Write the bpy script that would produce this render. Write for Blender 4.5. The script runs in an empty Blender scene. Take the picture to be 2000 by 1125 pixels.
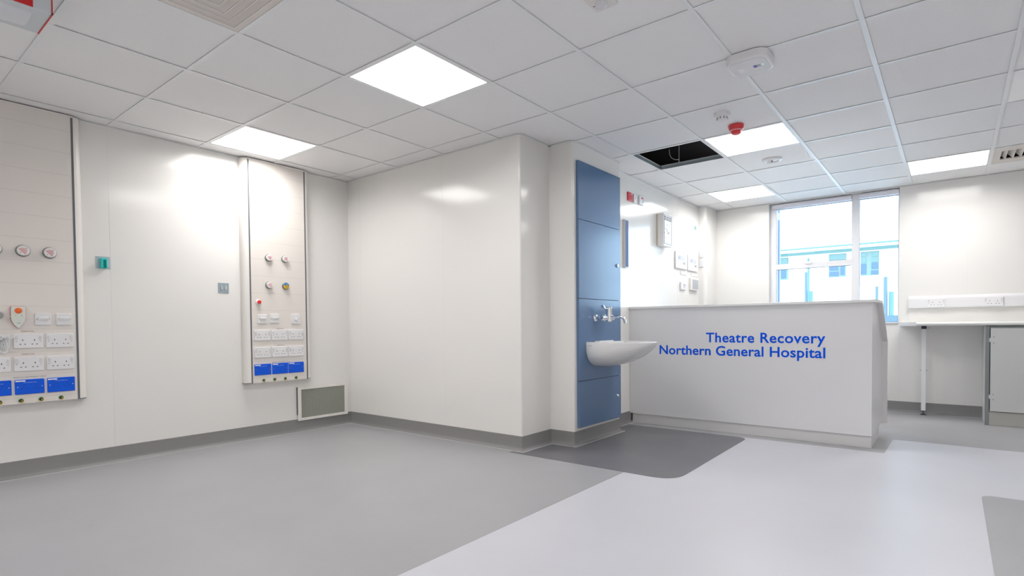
import bpy, bmesh, math, random
from mathutils import Vector, Matrix
random.seed(7)
PI = math.pi
SC = bpy.context.scene
COL = SC.collection
H = 2.39            # ceiling height
GX, GY, T = 0.17, 0.0, 0.6   # ceiling grid origin and module

# ------------------------------------------------------------------ materials
MATS = {}
def mat(name, col, rough=0.5, metal=0.0, spec=0.5, noise=None, bump=None, emit=None, coat=0.0):
    if name in MATS: return MATS[name]
    m = bpy.data.materials.new(name); m.use_nodes = True
    nt = m.node_tree; p = nt.nodes['Principled BSDF']
    p.inputs['Base Color'].default_value = (*col, 1)
    p.inputs['Roughness'].default_value = rough
    p.inputs['Metallic'].default_value = metal
    p.inputs['Specular IOR Level'].default_value = spec
    p.inputs['Coat Weight'].default_value = coat
    if emit:
        p.inputs['Emission Color'].default_value = (*emit[0], 1)
        p.inputs['Emission Strength'].default_value = emit[1]
    if noise or bump:
        tc = nt.nodes.new('ShaderNodeTexCoord')
    if noise:                                   # (scale, amount[, scale2, amount2])
        prev = None
        for k in range(0, len(noise), 2):
            n = nt.nodes.new('ShaderNodeTexNoise'); n.inputs['Scale'].default_value = noise[k]
            n.inputs['Detail'].default_value = 3
            nt.links.new(tc.outputs['Object'], n.inputs['Vector'])
            mr = nt.nodes.new('ShaderNodeMapRange')
            mr.inputs['From Min'].default_value = 0.3; mr.inputs['From Max'].default_value = 0.7
            mr.inputs['To Min'].default_value = 1 - noise[k+1]; mr.inputs['To Max'].default_value = 1 + noise[k+1]
            nt.links.new(n.outputs['Fac'], mr.inputs['Value'])
            if prev is None: prev = mr.outputs['Result']
            else:
                mu = nt.nodes.new('ShaderNodeMath'); mu.operation = 'MULTIPLY'
                nt.links.new(prev, mu.inputs[0]); nt.links.new(mr.outputs['Result'], mu.inputs[1]); prev = mu.outputs[0]
        vm = nt.nodes.new('ShaderNodeVectorMath'); vm.operation = 'SCALE'
        vm.inputs[0].default_value = col
        nt.links.new(prev, vm.inputs['Scale'])
        nt.links.new(vm.outputs['Vector'], p.inputs['Base Color'])
    if bump:
        n = nt.nodes.new('ShaderNodeTexNoise'); n.inputs['Scale'].default_value = bump[0]
        nt.links.new(tc.outputs['Object'], n.inputs['Vector'])
        b = nt.nodes.new('ShaderNodeBump'); b.inputs['Strength'].default_value = bump[1]
        b.inputs['Distance'].default_value = 0.002
        nt.links.new(n.outputs['Fac'], b.inputs['Height']); nt.links.new(b.outputs['Normal'], p.inputs['Normal'])
    MATS[name] = m
    return m

def glass_mat():
    m = bpy.data.materials.new('window_glass'); m.use_nodes = True
    nt = m.node_tree; nt.nodes.clear()
    o = nt.nodes.new('ShaderNodeOutputMaterial'); mx = nt.nodes.new('ShaderNodeMixShader')
    tr = nt.nodes.new('ShaderNodeBsdfTransparent'); tr.inputs[0].default_value = (0.93, 0.98, 1.0, 1)
    gl = nt.nodes.new('ShaderNodeBsdfGlossy'); gl.inputs['Roughness'].default_value = 0.02
    fr = nt.nodes.new('ShaderNodeFresnel'); fr.inputs['IOR'].default_value = 1.45
    nt.links.new(fr.outputs[0], mx.inputs[0]); nt.links.new(tr.outputs[0], mx.inputs[1]); nt.links.new(gl.outputs[0], mx.inputs[2])
    nt.links.new(mx.outputs[0], o.inputs[0])
    return m

WALL = mat('white_wall_cladding', (0.825, 0.812, 0.785), 0.14, spec=0.5)
JOINT = mat('cladding_joint', (0.74, 0.74, 0.73), 0.4)
CEIL = mat('ceiling_tile', (0.875, 0.87, 0.87), 0.9, spec=0.2, noise=(260, 0.02), bump=(500, 0.05))
TBAR = mat('ceiling_grid_paint', (0.84, 0.855, 0.86), 0.45)
GALV = mat('galvanised_steel', (0.62, 0.72, 0.75), 0.38, metal=0.5)
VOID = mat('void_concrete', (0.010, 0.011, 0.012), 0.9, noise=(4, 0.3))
VINYL = mat('grey_vinyl', (0.375, 0.375, 0.388), 0.38, spec=0.4, noise=(420, 0.045, 2.2, 0.03))
VINYLW = mat('pale_vinyl', (0.605, 0.61, 0.655), 0.40, spec=0.4, noise=(420, 0.04, 2.0, 0.02))
VINYLD = mat('dark_vinyl', (0.165, 0.164, 0.176), 0.36, spec=0.45, noise=(420, 0.08, 3.0, 0.06))
SKIRT = mat('skirting_vinyl', (0.25, 0.246, 0.243), 0.42, noise=(300, 0.06))
WELD = mat('weld_line', (0.60, 0.60, 0.61), 0.4)
CREAM = mat('cream_panel', (0.79, 0.745, 0.70), 0.3)
CREAML = mat('cream_cover', (0.83, 0.80, 0.76), 0.28)
SEAM = mat('panel_seam', (0.62, 0.585, 0.55), 0.5)
STRIP = mat('dark_grey_strip', (0.13, 0.14, 0.155), 0.45)
PLAST = mat('white_plastic', (0.80, 0.795, 0.81), 0.28)
PLAST2 = mat('white_plastic_switch', (0.70, 0.70, 0.73), 0.25)
DARKH = mat('dark_hole', (0.02, 0.02, 0.02), 0.6)
SCREW = mat('screw_metal', (0.5, 0.49, 0.46), 0.35, metal=0.8)
BLUEP = mat('blue_socket_plastic', (0.002, 0.10, 0.74), 0.4, spec=0.25)
BLUEH = mat('blue_socket_hole', (0.035, 0.03, 0.10), 0.5)
PRINT = mat('grey_print', (0.38, 0.17, 0.16), 0.6)
PRINTG = mat('charcoal_print', (0.22, 0.22, 0.22), 0.6)
WLAB = mat('white_label', (0.85, 0.85, 0.85), 0.5)
PALEP = mat('pale_blue_print', (0.55, 0.65, 0.85), 0.5)
RED = mat('red_plastic', (0.62, 0.015, 0.02), 0.3)
REDP = mat('red_print', (0.65, 0.05, 0.09), 0.5)
REDA = mat('red_alarm', (0.72, 0.045, 0.055), 0.28)
ORANGE = mat('orange_button', (0.85, 0.15, 0.02), 0.4)
GREYR = mat('grey_ring', (0.22, 0.23, 0.23), 0.4)
GREYK = mat('grey_knob', (0.32, 0.32, 0.32), 0.45)
CAPW = mat('outlet_cap', (0.80, 0.78, 0.77), 0.35)
YEL = mat('yellow_ring', (0.75, 0.55, 0.05), 0.35)
BLU2 = mat('blue_ring', (0.04, 0.25, 0.55), 0.35)
BRASS = mat('brass', (0.62, 0.45, 0.18), 0.3, metal=0.9)
GREEN = mat('green_ring', (0.02, 0.28, 0.10), 0.4)
PODG = mat('pale_green_plastic', (0.70, 0.74, 0.68), 0.35)
TEAL = mat('teal_plastic', (0.02, 0.60, 0.56), 0.3)
STEEL = mat('brushed_steel', (0.42, 0.51, 0.55), 0.42, metal=0.75)
STEELL = mat('bright_steel', (0.75, 0.77, 0.78), 0.25, metal=0.7)
CHROME = mat('chrome', (0.80, 0.82, 0.85), 0.08, metal=1.0)
BLUEPAN = mat('blue_laminate', (0.115, 0.20, 0.345), 0.22, spec=0.5)
CERAM = mat('white_ceramic', (0.82, 0.82, 0.815), 0.08, spec=0.6)
DESKW = mat('desk_laminate', (0.80, 0.80, 0.815), 0.3)
DESKT = mat('desk_top_laminate', (0.84, 0.835, 0.83), 0.3)
DESKK = mat('desk_kick_laminate', (0.76, 0.755, 0.75), 0.3)
LETTER = mat('blue_lettering', (0.0, 0.10, 0.80), 0.6, spec=0.15)
UPVC = mat('white_upvc', (0.86, 0.86, 0.88), 0.2)
GASK = mat('gasket', (0.08, 0.12, 0.22), 0.5)
WORKT = mat('worktop_laminate', (0.82, 0.82, 0.80), 0.28)
WEDGE = mat('worktop_cut_edge', (0.72, 0.74, 0.76), 0.4)
UPST = mat('upstand_laminate', (0.80, 0.785, 0.755), 0.3)
CABD = mat('cabinet_door_laminate', (0.62, 0.63, 0.62), 0.35)
CABE = mat('cabinet_edge', (0.22, 0.245, 0.25), 0.45)
CABP = mat('cabinet_plinth', (0.50, 0.49, 0.46), 0.35)
BLACK = mat('black_plastic', (0.03, 0.035, 0.05), 0.45)
VENTM = mat('vent_paint', (0.73, 0.68, 0.64), 0.5)
VENTD = mat('vent_dark', (0.07, 0.08, 0.08), 0.7)
GRILD = mat('grille_back', (0.13, 0.15, 0.12), 0.7, noise=(30, 0.25))
GRILM = mat('grille_bars', (0.50, 0.52, 0.45), 0.4)
ACRYL = mat('opal_acrylic', (0.88, 0.89, 0.90), 0.25)
SIGNT = mat('sign_teal', (0.27, 0.47, 0.46), 0.5)
SIGNP = mat('sign_pale', (0.50, 0.56, 0.66), 0.5)
SCREEN = mat('grey_screen', (0.42, 0.46, 0.50), 0.25)
DATED = mat('date_flap', (0.14, 0.14, 0.17), 0.4)
PRT = mat('instrument_print', (0.46, 0.52, 0.62), 0.5)
PURP = mat('purple_sticker', (0.06, 0.04, 0.33), 0.4)
LEDG = mat('green_led', (0.1, 0.8, 0.6), 0.3, emit=((0.1, 0.9, 0.65), 1.5))
LAMP = mat('lamp_diffuser', (0.9, 0.9, 0.9), 0.5, emit=((1.0, 0.975, 0.945), 2.2))
CABLE = mat('white_cable', (0.80, 0.81, 0.82), 0.35)
FRAMEB = mat('pale_grey_frame', (0.62, 0.62, 0.61), 0.4)
BLUEIN = mat('blue_inlay', (0.09, 0.15, 0.34), 0.55, spec=0.3)
EXTW = mat('render_wall', (0.85, 0.85, 0.86), 0.8)
EXTR = mat('pale_roof', (0.80, 0.85, 0.88), 0.8)
EXTC = mat('cyan_fascia', (0.077, 0.14, 0.12), 0.6)
EXTP = mat('outside_pane', (0.04, 0.072, 0.106), 0.3)
EXTP2 = mat('outside_pane_pale', (0.08, 0.133, 0.117), 0.3)
EXTF = mat('outside_frame', (0.113, 0.153, 0.128), 0.5)
EXTB = mat('blue_flue', (0.061, 0.096, 0.116), 0.5)
EXTG = mat('cyan_flue', (0.061, 0.125, 0.116), 0.5)
GLASS = glass_mat()

# ------------------------------------------------------------------ mesh builder
def rrect(w, h, r, n=5, cx=0, cz=0):
    pts = []
    r = min(r, w/2-1e-5, h/2-1e-5)
    for (sx, sz, a0) in ((1, 1, 0), (-1, 1, PI/2), (-1, -1, PI), (1, -1, 1.5*PI)):
        for k in range(n+1):
            a = a0 + k*PI/2/n
            pts.append((cx+sx*(w/2-r)+r*math.cos(a), cz+sz*(h/2-r)+r*math.sin(a)))
    return pts
def circ(r, n=24, cx=0, cz=0, a0=0, a1=2*PI):
    return [(cx+r*math.cos(a0+(a1-a0)*k/n), cz+r*math.sin(a0+(a1-a0)*k/n)) for k in range(n)]

class B:
    def __init__(s): s.bm = bmesh.new()
    def _m(s, faces, m):
        for f in faces: f.material_index = m
    def box(s, x0, x1, y0, y1, z0, z1, m=0, bev=0):
        r = bmesh.ops.create_cube(s.bm, size=1)
        vs = r['verts']
        for v in vs:
            v.co = Vector(((x0+x1)/2+v.co.x*(x1-x0), (y0+y1)/2+v.co.y*(y1-y0), (z0+z1)/2+v.co.z*(z1-z0)))
        fs = {f for v in vs for f in v.link_faces}
        s._m(fs, m)
        if bev:
            es = {e for v in vs for e in v.link_edges}
            rr = bmesh.ops.bevel(s.bm, geom=list(es), offset=bev, segments=2, affect='EDGES', profile=0.5)
            s._m(rr['faces'], m)
        return s
    def quad(s, pts, m=0):
        f = s.bm.faces.new([s.bm.verts.new(p) for p in pts]); f.material_index = m; return s
    @staticmethod
    def ax(axis, u, v, a):
        return {'x': (a, u, v), 'y': (u, a, v), 'z': (u, v, a)}[axis]
    def prism(s, poly, axis, a0, a1, m=0, inset=0, msides=None):
        """polygon extruded along axis from a0 to a1; inset rounds the a1 end over"""
        n = len(poly)
        cx = sum(p[0] for p in poly)/n; cy = sum(p[1] for p in poly)/n
        rings = [(a0, 0.0)]
        if inset:
            d = a1-a0; sg = 1 if d > 0 else -1
            for k in range(4):
                t = k/3*PI/2
                rings.append((a1-sg*inset*(1-math.sin(t)), inset*(1-math.cos(t))))
        else: rings.append((a1, 0.0))
        ex = max(abs(p[0]-cx) for p in poly); ey = max(abs(p[1]-cy) for p in poly)
        vr = []
        for a, i in rings:
            vr.append([s.bm.verts.new(s.ax(axis, cx+(p[0]-cx)*(1-i/ex), cy+(p[1]-cy)*(1-i/ey), a)) for p in poly])
        for r0, r1 in zip(vr, vr[1:]):
            for k in range(n):
                f = s.bm.faces.new((r0[k], r0[(k+1) % n], r1[(k+1) % n], r1[k])); f.material_index = m if msides is None else msides
        f = s.bm.faces.new(vr[0]); f.material_index = m
        f = s.bm.faces.new(vr[-1]); f.material_index = m
        return s
    def lathe(s, prof, axis, c=(0, 0, 0), n=28, m=0, sgn=1):
        """prof: (radius, height) pairs along axis from c"""
        rings = []
        for r, h in prof:
            ring = []
            for k in range(n):
                a = 2*PI*k/n
                p = s.ax(axis, max(r, 1e-5)*math.cos(a), max(r, 1e-5)*math.sin(a), sgn*h)
                ring.append(s.bm.verts.new((p[0]+c[0], p[1]+c[1], p[2]+c[2])))
            rings.append(ring)
        for r0, r1 in zip(rings, rings[1:]):
            for k in range(n):
                s.bm.faces.new((r0[k], r0[(k+1) % n], r1[(k+1) % n], r1[k])).material_index = m
        s.bm.faces.new(rings[0]).material_index = m
        s.bm.faces.new(rings[-1]).material_index = m
        return s
    def tube(s, pts, r, n=10, m=0, closed=False):
        pts = [Vector(p) for p in pts]; N = len(pts); rings = []
        up = Vector((0.123, 0.31, 0.94)).normalized()
        for i, p in enumerate(pts):
            if closed: t = pts[(i+1) % N]-pts[i-1]
            else: t = pts[min(i+1, N-1)]-pts[max(i-1, 0)]
            t.normalize()
            u = (up-t*up.dot(t))
            if u.length < 0.05: u = Vector((1, 0, 0))-t*t.x
            u.normalize(); up = u; w = t.cross(u)
            rr = r[i] if isinstance(r, (list, tuple)) else r
            rings.append([s.bm.verts.new(p+rr*(math.cos(2*PI*k/n)*u+math.sin(2*PI*k/n)*w)) for k in range(n)])
        prs = list(zip(rings, rings[1:])) + ([(rings[-1], rings[0])] if closed else [])
        for r0, r1 in prs:
            for k in range(n):
                s.bm.faces.new((r0[k], r0[(k+1) % n], r1[(k+1) % n], r1[k])).material_index = m
        if not closed:
            s.bm.faces.new(rings[0]).material_index = m; s.bm.faces.new(rings[-1]).material_index = m
        return s
    def build(s, name, mats, parent=None, loc=None, recalc=True):
        if recalc: bmesh.ops.recalc_face_normals(s.bm, faces=s.bm.faces[:])
        for f in s.bm.faces: f.smooth = True
        for e in s.bm.edges:
            if len(e.link_faces) != 2 or e.calc_face_angle(0) > 0.62: e.smooth = False
            else:
                a0, a1 = sorted(f.calc_area() for f in e.link_faces)
                if a1 > 10*a0 and e.calc_face_angle(0) > 0.02: e.smooth = False
        me = bpy.data.meshes.new(name); s.bm.to_mesh(me); s.bm.free()
        for m in (mats if isinstance(mats, (list, tuple)) else [mats]): me.materials.append(m)
        o = bpy.data.objects.new(name, me); COL.objects.link(o)
        if parent: o.parent = parent
        if loc: o.location = loc
        return o

def thing(name, label, cat, loc=(0, 0, 0), rotz=0.0, group=None):
    o = bpy.data.objects.new(name, None); COL.objects.link(o); o.empty_display_size = 0.05
    o.location = loc; o.rotation_euler = (0, 0, rotz)
    o['label'] = label; o['category'] = cat
    if group: o['group'] = group
    return o
def tag(o, label, cat, group=None):
    o['label'] = label; o['category'] = cat
    if group: o['group'] = group
    return o
def struct(name, b, mats, parent=None):
    o = b.build(name, mats, parent)
    if parent is None: o['kind'] = 'structure'
    return o
def copy_tree(o, parent=None):
    c = o.copy(); COL.objects.link(c); c.parent = parent
    for ch in o.children: copy_tree(ch, c)
    return c
def dup(root, loc, label, rotz=None, group=None):
    r = copy_tree(root); r.location = loc; r['label'] = label
    if rotz is not None: r.rotation_euler = (0, 0, rotz)
    if group: r['group'] = group
    return r

def text(name, s, m, parent, x0, x1, zb, zc, y, depth=0.0006, ref='H', bold=0.0, spacing=1.0):
    """text standing in the local xz plane facing -y: from x0 to x1, baseline zb, capital top zc"""
    def mk(body):
        cu = bpy.data.curves.new('t', 'FONT'); cu.body = body; cu.size = 1; cu.extrude = 0.0
        cu.offset = bold; cu.space_character = spacing; cu.resolution_u = 4
        ob = bpy.data.objects.new('t', cu); COL.objects.link(ob)
        dg = bpy.context.evaluated_depsgraph_get(); dg.update()
        me = bpy.data.meshes.new_from_object(ob.evaluated_get(dg))
        bpy.data.objects.remove(ob); bpy.data.curves.remove(cu)
        return me
    mref = mk(ref); zz = [v.co.y for v in mref.vertices]; cap0, cap1 = min(zz), max(zz); bpy.data.meshes.remove(mref)
    me = mk(s); xs = [v.co.x for v in me.vertices]; a, b = min(xs), max(xs)
    sx = (x1-x0)/(b-a); sz = (zc-zb)/(cap1-cap0)
    for v in me.vertices:
        v.co = Vector((x0+(v.co.x-a)*sx, 0, zb+(v.co.y-cap0)*sz))
    # one object per word: letters further apart than a word space start a new one
    cap = zc-zb; vs = me.vertices
    par = list(range(len(vs)))
    def root(a):
        while par[a] != a: par[a] = par[par[a]]; a = par[a]
        return a
    for p in me.polygons:
        q = list(p.vertices)
        for v in q[1:]: par[root(v)] = root(q[0])
    isl = {}
    for k in range(len(vs)): isl.setdefault(root(k), []).append(k)
    spans = sorted((min(vs[k].co.x for k in l), max(vs[k].co.x for k in l), r) for r, l in isl.items())
    words, cur, end = [], [], None
    gap = 0.30*cap*(sx/sz if sz else 1)
    for a_, b_, r in spans:
        if end is not None and a_-end > gap: words.append(cur); cur = []; end = None
        cur.append(r); end = b_ if end is None else max(end, b_)
    words.append(cur)
    res = []
    for wset in words:
        keep = {k for r in wset for k in isl[r]}
        bm = bmesh.new(); bm.from_mesh(me); bm.verts.ensure_lookup_table()
        bmesh.ops.delete(bm, geom=[v for v in bm.verts if v.index not in keep], context='VERTS')
        r = bmesh.ops.extrude_face_region(bm, geom=bm.faces[:])
        for v in r['geom']:
            if isinstance(v, bmesh.types.BMVert): v.co.y -= depth
        for v in bm.verts: v.co.y += y
        bmesh.ops.recalc_face_normals(bm, faces=bm.faces[:])
        for f in bm.faces: f.smooth = False
        mw = bpy.data.meshes.new(name); bm.to_mesh(mw); bm.free(); mw.materials.append(m)
        o = bpy.data.objects.new(name, mw); COL.objects.link(o); o.parent = parent; res.append(o)
    bpy.data.meshes.remove(me)
    return res

# ------------------------------------------------------------------ room shell
XR, YB = 7.6, -4.2            # right wall, rear wall (both outside the frame)
RX, JX, BX, KX = 2.16, 2.16, 2.385, 2.25   # return wall end, jog, basin block face, clock wall face
RY, JY, BY, EY = 2.59, 2.975, 3.735, 6.45  # return wall, jog end, basin block end, end wall
BOX_Y = 6.06

# floor: one mesh, vinyl zones as inlaid polygons
def rounded(poly, radii, n=8):
    out = []; N = len(poly)
    for i, p in enumerate(poly):
        r = radii[i]
        if not r: out.append(p); continue
        p0, p1 = Vector(poly[i-1]), Vector(poly[(i+1) % N]); p = Vector(p)
        d0 = (p0-p).normalized(); d1 = (p1-p).normalized()
        a, b = p+d0*r, p+d1*r
        for k in range(n+1):
            t = k/n
            q = a*(1-t)**2 + p*2*t*(1-t) + b*t*t
            out.append((q.x, q.y))
    return out
f = B()
f.box(-0.15, XR+0.15, YB-0.15, 6.65, -0.12, 0.0, 1)
def zone(poly, z, m):
    f.prism(poly, 'z', z-0.0004, z, m)
zone([(0, YB), (3.056, YB), (3.056, RY), (0, RY)], 0.0005, 0)
zone(rounded([(2.0, 4.1), (4.337, 4.1), (4.345, 4.715), (XR, 4.715), (XR, EY), (2.0, EY)], [0, 0, 0.045, 0, 0, 0]), 0.0005, 0)
zone(rounded([(2.1, 2.507), (3.40, 2.507), (3.385, 4.092), (2.1, 4.092)], [0, 0.17, 0.11, 0]), 0.0010, 2)
zone(rounded([(4.852, -2.0), (6.6, -2.0), (6.6, 3.243), (4.85, 3.243)], [0.1, 0.1, 0.12, 0.07]), 0.0010, 0)
struct('floor', f, [VINYL, VINYLW, VINYLD])

def joints(b, axis, face, positions, z0=0.12, z1=H-0.01, sgn=1, m=1):
    for p in positions:
        if axis == 'x': b.box(face, face+sgn*0.0006, p-0.0012, p+0.0012, z0, z1, m)
        else: b.box(p-0.0012, p+0.0012, face, face+sgn*0.0006, z0, z1, m)

HW = H+0.004
w = B(); w.box(-0.15, 0, YB, RY+0.3, 0, HW); joints(w, 'x', 0, [0.60, -1.9], sgn=1)
struct('wall_left', w, [WALL, JOINT])
def rc(poly, r): return rounded(poly, r, 5)
w = B(); w.prism(rc([(0, RY), (RX, RY), (RX, JY), (0, JY)], [0, 0.014, 0, 0]), 'z', 0, HW); joints(w, 'y', RY, [0.19, 1.33], sgn=-1)
struct('wall_return', w, [WALL, JOINT])
w = B(); w.prism(rc([(0.3, JY), (BX, JY), (BX, BY), (0.3, BY)], [0, 0.014, 0.014, 0]), 'z', 0, HW)
struct('wall_basin', w, [WALL, JOINT])
w = B(); w.box(0.3, KX, BY, 6.65, 0, HW); joints(w, 'x', KX, [5.40], sgn=1)
struct('wall_clock', w, [WALL, JOINT])
w = B(); w.prism(rc([(KX, BOX_Y), (KX+0.095, BOX_Y), (KX+0.095, EY), (KX, EY)], [0, 0.05, 0, 0]), 'z', 0, HW)
struct('trim_boxing', w, [WALL])
WX0, WX1, WZ0, WZ1 = 2.972, 4.266, 0.945, 2.386
w = B()
w.box(KX, WX0, EY, EY+0.2, 0, HW); w.box(WX1, XR, EY, EY+0.2, 0, HW)
w.box(WX0, WX1, EY, EY+0.2, 0, WZ0); w.box(WX0, WX1, EY, EY+0.2, WZ1, HW)
joints(w, 'y', EY, [4.60, 4.83, 5.9], sgn=-1, z1=0.9)
joints(w, 'y', EY, [4.83], z0=1.25, sgn=-1)
joints(w, 'y', EY, [4.27], z1=0.9, sgn=-1)
struct('wall_end', w, [WALL, JOINT])
w = B(); w.box(XR, XR+0.15, YB, 6.65, 0, HW); struct('wall_right', w, [WALL])
w = B(); w.box(-0.15, XR+0.15, YB-0.15, YB, 0, HW); struct('wall_rear', w, [WALL])

# skirting: coved vinyl profile swept along each wall with mitres
PATH = [('left', (0, YB)), ('return', (0, RY)), ('jog', (RX, RY)), ('nib', (RX, JY)), ('basin', (BX, JY)), ('step', (BX, BY)),
        ('clock', (KX, BY)), ('boxing', (KX, BOX_Y)), ('boxing_side', (KX+0.095, BOX_Y)), ('end', (KX+0.095, EY)), (None, (XR, EY))]
PROF = [(0, 0.113), (0.0045, 0.113), (0.0055, 0.111), (0.0055, 0.030), (0.009, 0.016), (0.017, 0.007), (0.027, 0.0028), (0.027, 0.0), (0.0, 0.0)]
def offs(i, d):
    p = Vector(PATH[i][1])
    def nrm(a, b):
        t = (Vector(b)-Vector(a)).normalized(); return Vector((t.y, -t.x))
    ns = []
    if i > 0: ns.append(nrm(PATH[i-1][1], PATH[i][1]))
    if i < len(PATH)-1: ns.append(nrm(PATH[i][1], PATH[i+1][1]))
    if len(ns) == 1: return p+ns[0]*d
    n = ns[0]+ns[1]; return p+n*(d/(1+ns[0].dot(ns[1])))
for i in range(len(PATH)-1):
    b = B()
    for prof, m in ((PROF, 0), ([(0.027, 0.0026), (0.036, 0.0026), (0.036, 0.0004), (0.027, 0.0004)], 1)):
        rings = []
        for e in (i, i+1):
            rings.append([b.bm.verts.new((*offs(e, d), h)) for d, h in prof])
        for k in range(len(prof)-1):
            b.bm.faces.new((rings[0][k], rings[0][k+1], rings[1][k+1], rings[1][k])).material_index = m
        b.bm.faces.new(rings[0]).material_index = m; b.bm.faces.new(rings[1]).material_index = m
    struct('baseboard_'+PATH[i][0], b, [SKIRT, WELD])

# ceiling: tiles, exposed grid, wall angle
HOLES = {(3, 2): 'lamp', (0, 2): 'lamp', (5, 6): 'lamp', (4, 9): 'lamp', (7, 9): 'lamp', (8, 6): 'off', (4, 6): 'hole', (3, 0): 'vent', (8, 9): 'vent',
         (3, -4): 'lamp', (7, -4): 'lamp', (10, 2): 'lamp', (11, -4): 'lamp', (0, -4): 'lamp'}  # this row: fill lamps added outside the frame
c = B()
NI, NJ = range(-1, 13), range(-7, 11)
for i in NI:
    for j in NJ:
        if (i, j) in HOLES: continue
        x0, y0 = GX+i*T, GY+j*T
        x0a, x1a = max(x0, -0.02), min(x0+T, XR+0.02)
        y0a, y1a = max(y0, YB-0.02), min(y0+T, EY+0.04)
        if x1a-x0a < 0.01 or y1a-y0a < 0.01: continue
        g = 0.0015
        c.box(x0a+g, x1a-g, y0a+g, y1a-g, H+0.004, H+0.020, 0)
struct('ceiling', c, [CEIL])
c = B()
hw = 0.012
xs = [GX+i*T for i in range(0, 13)]; ys = [GY+j*T for j in range(-7, 11)]
def in_room(x, y):
    if x < 0 or x > XR or y > EY: return False
    if y > RY and x < RX: return False
    if y > JY and x < BX and y < BY: return False
    if y > BY and x < KX: return False
    return True
for x in xs:
    if x > XR: continue
    y1 = RY if x < RX else (EY)
    c.box(x-hw, x+hw, YB, y1, H-0.001, H+0.0012, 0)
    c.box(x-0.0012, x+0.0012, YB, y1, H+0.0012, H+0.036, 1); c.box(x-0.003, x+0.003, YB, y1, H+0.036, H+0.042, 0)
for y in ys:
    xa = 0 if y < RY else (BX if y < BY else KX)
    for k in range(-1, len(xs)):
        a = xs[k]+hw if k >= 0 else xa
        e = xs[k+1]-hw if k+1 < len(xs) else XR
        a = max(a, xa); e = min(e, XR)
        if e-a < 0.02: continue
        c.box(a, e, y-hw, y+hw, H-0.0004, H+0.0014, 0)
        c.box(a, e, y-0.0012, y+0.0012, H+0.0014, H+0.034, 1); c.box(a, e, y-0.003, y+0.003, H+0.034, H+0.040, 0)
struct('trim_grid', c, [TBAR, GALV])
c = B(); d = 0.019
segs = [p[1] for p in PATH] + [(XR, YB), (0, YB)]
for p, q in zip(segs, segs[1:]):
    p, q = Vector(p), Vector(q); t = (q-p).normalized(); n = Vector((t.y, -t.x))
    a = p+n*0.0; b_ = q+n*d
    c.box(min(a.x, b_.x), max(a.x, b_.x), min(a.y, b_.y), max(a.y, b_.y), H-0.0015, H+0.0005, 0)
struct('trim_angle', c, [TBAR])
# void above the tiles: slab soffit and its sides
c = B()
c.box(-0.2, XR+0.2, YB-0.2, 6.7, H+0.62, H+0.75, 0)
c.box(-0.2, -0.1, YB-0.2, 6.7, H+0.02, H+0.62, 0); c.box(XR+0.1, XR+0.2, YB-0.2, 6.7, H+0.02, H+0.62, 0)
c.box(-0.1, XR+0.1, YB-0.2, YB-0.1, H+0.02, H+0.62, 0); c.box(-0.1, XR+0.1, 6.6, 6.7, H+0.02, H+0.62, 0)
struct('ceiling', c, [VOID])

# ------------------------------------------------------------------ ceiling fittings
LAMP_W = 9.6
def cell(i, j): return (GX+(i+0.5)*T, GY+(j+0.5)*T)
def ceiling_light(i, j, label, m=LAMP, name='ceiling_light', group='square ceiling lights', power=1.0):
    t = thing(name, label, 'ceiling light', (*cell(i, j), H), 0, group)
    b = B(); a, o = 0.279, 0.2955
    for (x0, x1, y0, y1) in ((-o, o, -o, -a), (-o, o, a, o), (-o, -a, -a, a), (a, o, -a, a)):
        b.box(x0, x1, y0, y1, 0.002, 0.03)
    b.build('frame', [TBAR], t)
    b = B(); b.box(-a, a, -a, a, 0.004, 0.02); b.build('diffuser', [m], t)
    if m is LAMP:
        l = bpy.data.lights.new('lamp', 'AREA'); l.shape = 'SQUARE'; l.size = 2*a-0.01; l.energy = LAMP_W*power; l.color = (1.0, 0.975, 0.955); l.spread = math.radians(165)
        lo = bpy.data.objects.new('lamp', l); COL.objects.link(lo); lo.parent = t; lo.location = (0, 0, 0.0025)
    return t
ceiling_light(3, 2, 'lit square ceiling panel, the large one nearest the camera in mid ceiling')
ceiling_light(0, 2, 'lit square ceiling panel just above the top of the farther bedhead panel')
ceiling_light(5, 6, 'lit square ceiling panel beside the red sounder and the open tile hole')
ceiling_light(4, 9, 'lit square ceiling panel in the far corner, left of the window head')
ceiling_light(7, 9, 'lit square ceiling panel over the worktop, right of the window')
for (i, j), l in (((3, -4), 'added square fill light behind the camera, middle of the rear row'), ((7, -4), 'added square fill light behind the camera, right in the rear row'),
                  ((10, 2), 'added square fill light far right of the frame, over the open floor'), ((11, -4), 'added square fill light behind the camera, far right in the rear row'),
                  ((0, -4), 'added square fill light behind the camera, by the left wall')):
    ceiling_light(i, j, l, power=2.2 if i > 5 else 1.3)  # unseen fill panels, added and boosted to brighten the room
ceiling_light(8, 6, 'unlit pale square ceiling panel cut by the right edge of the photo', m=ACRYL)

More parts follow.
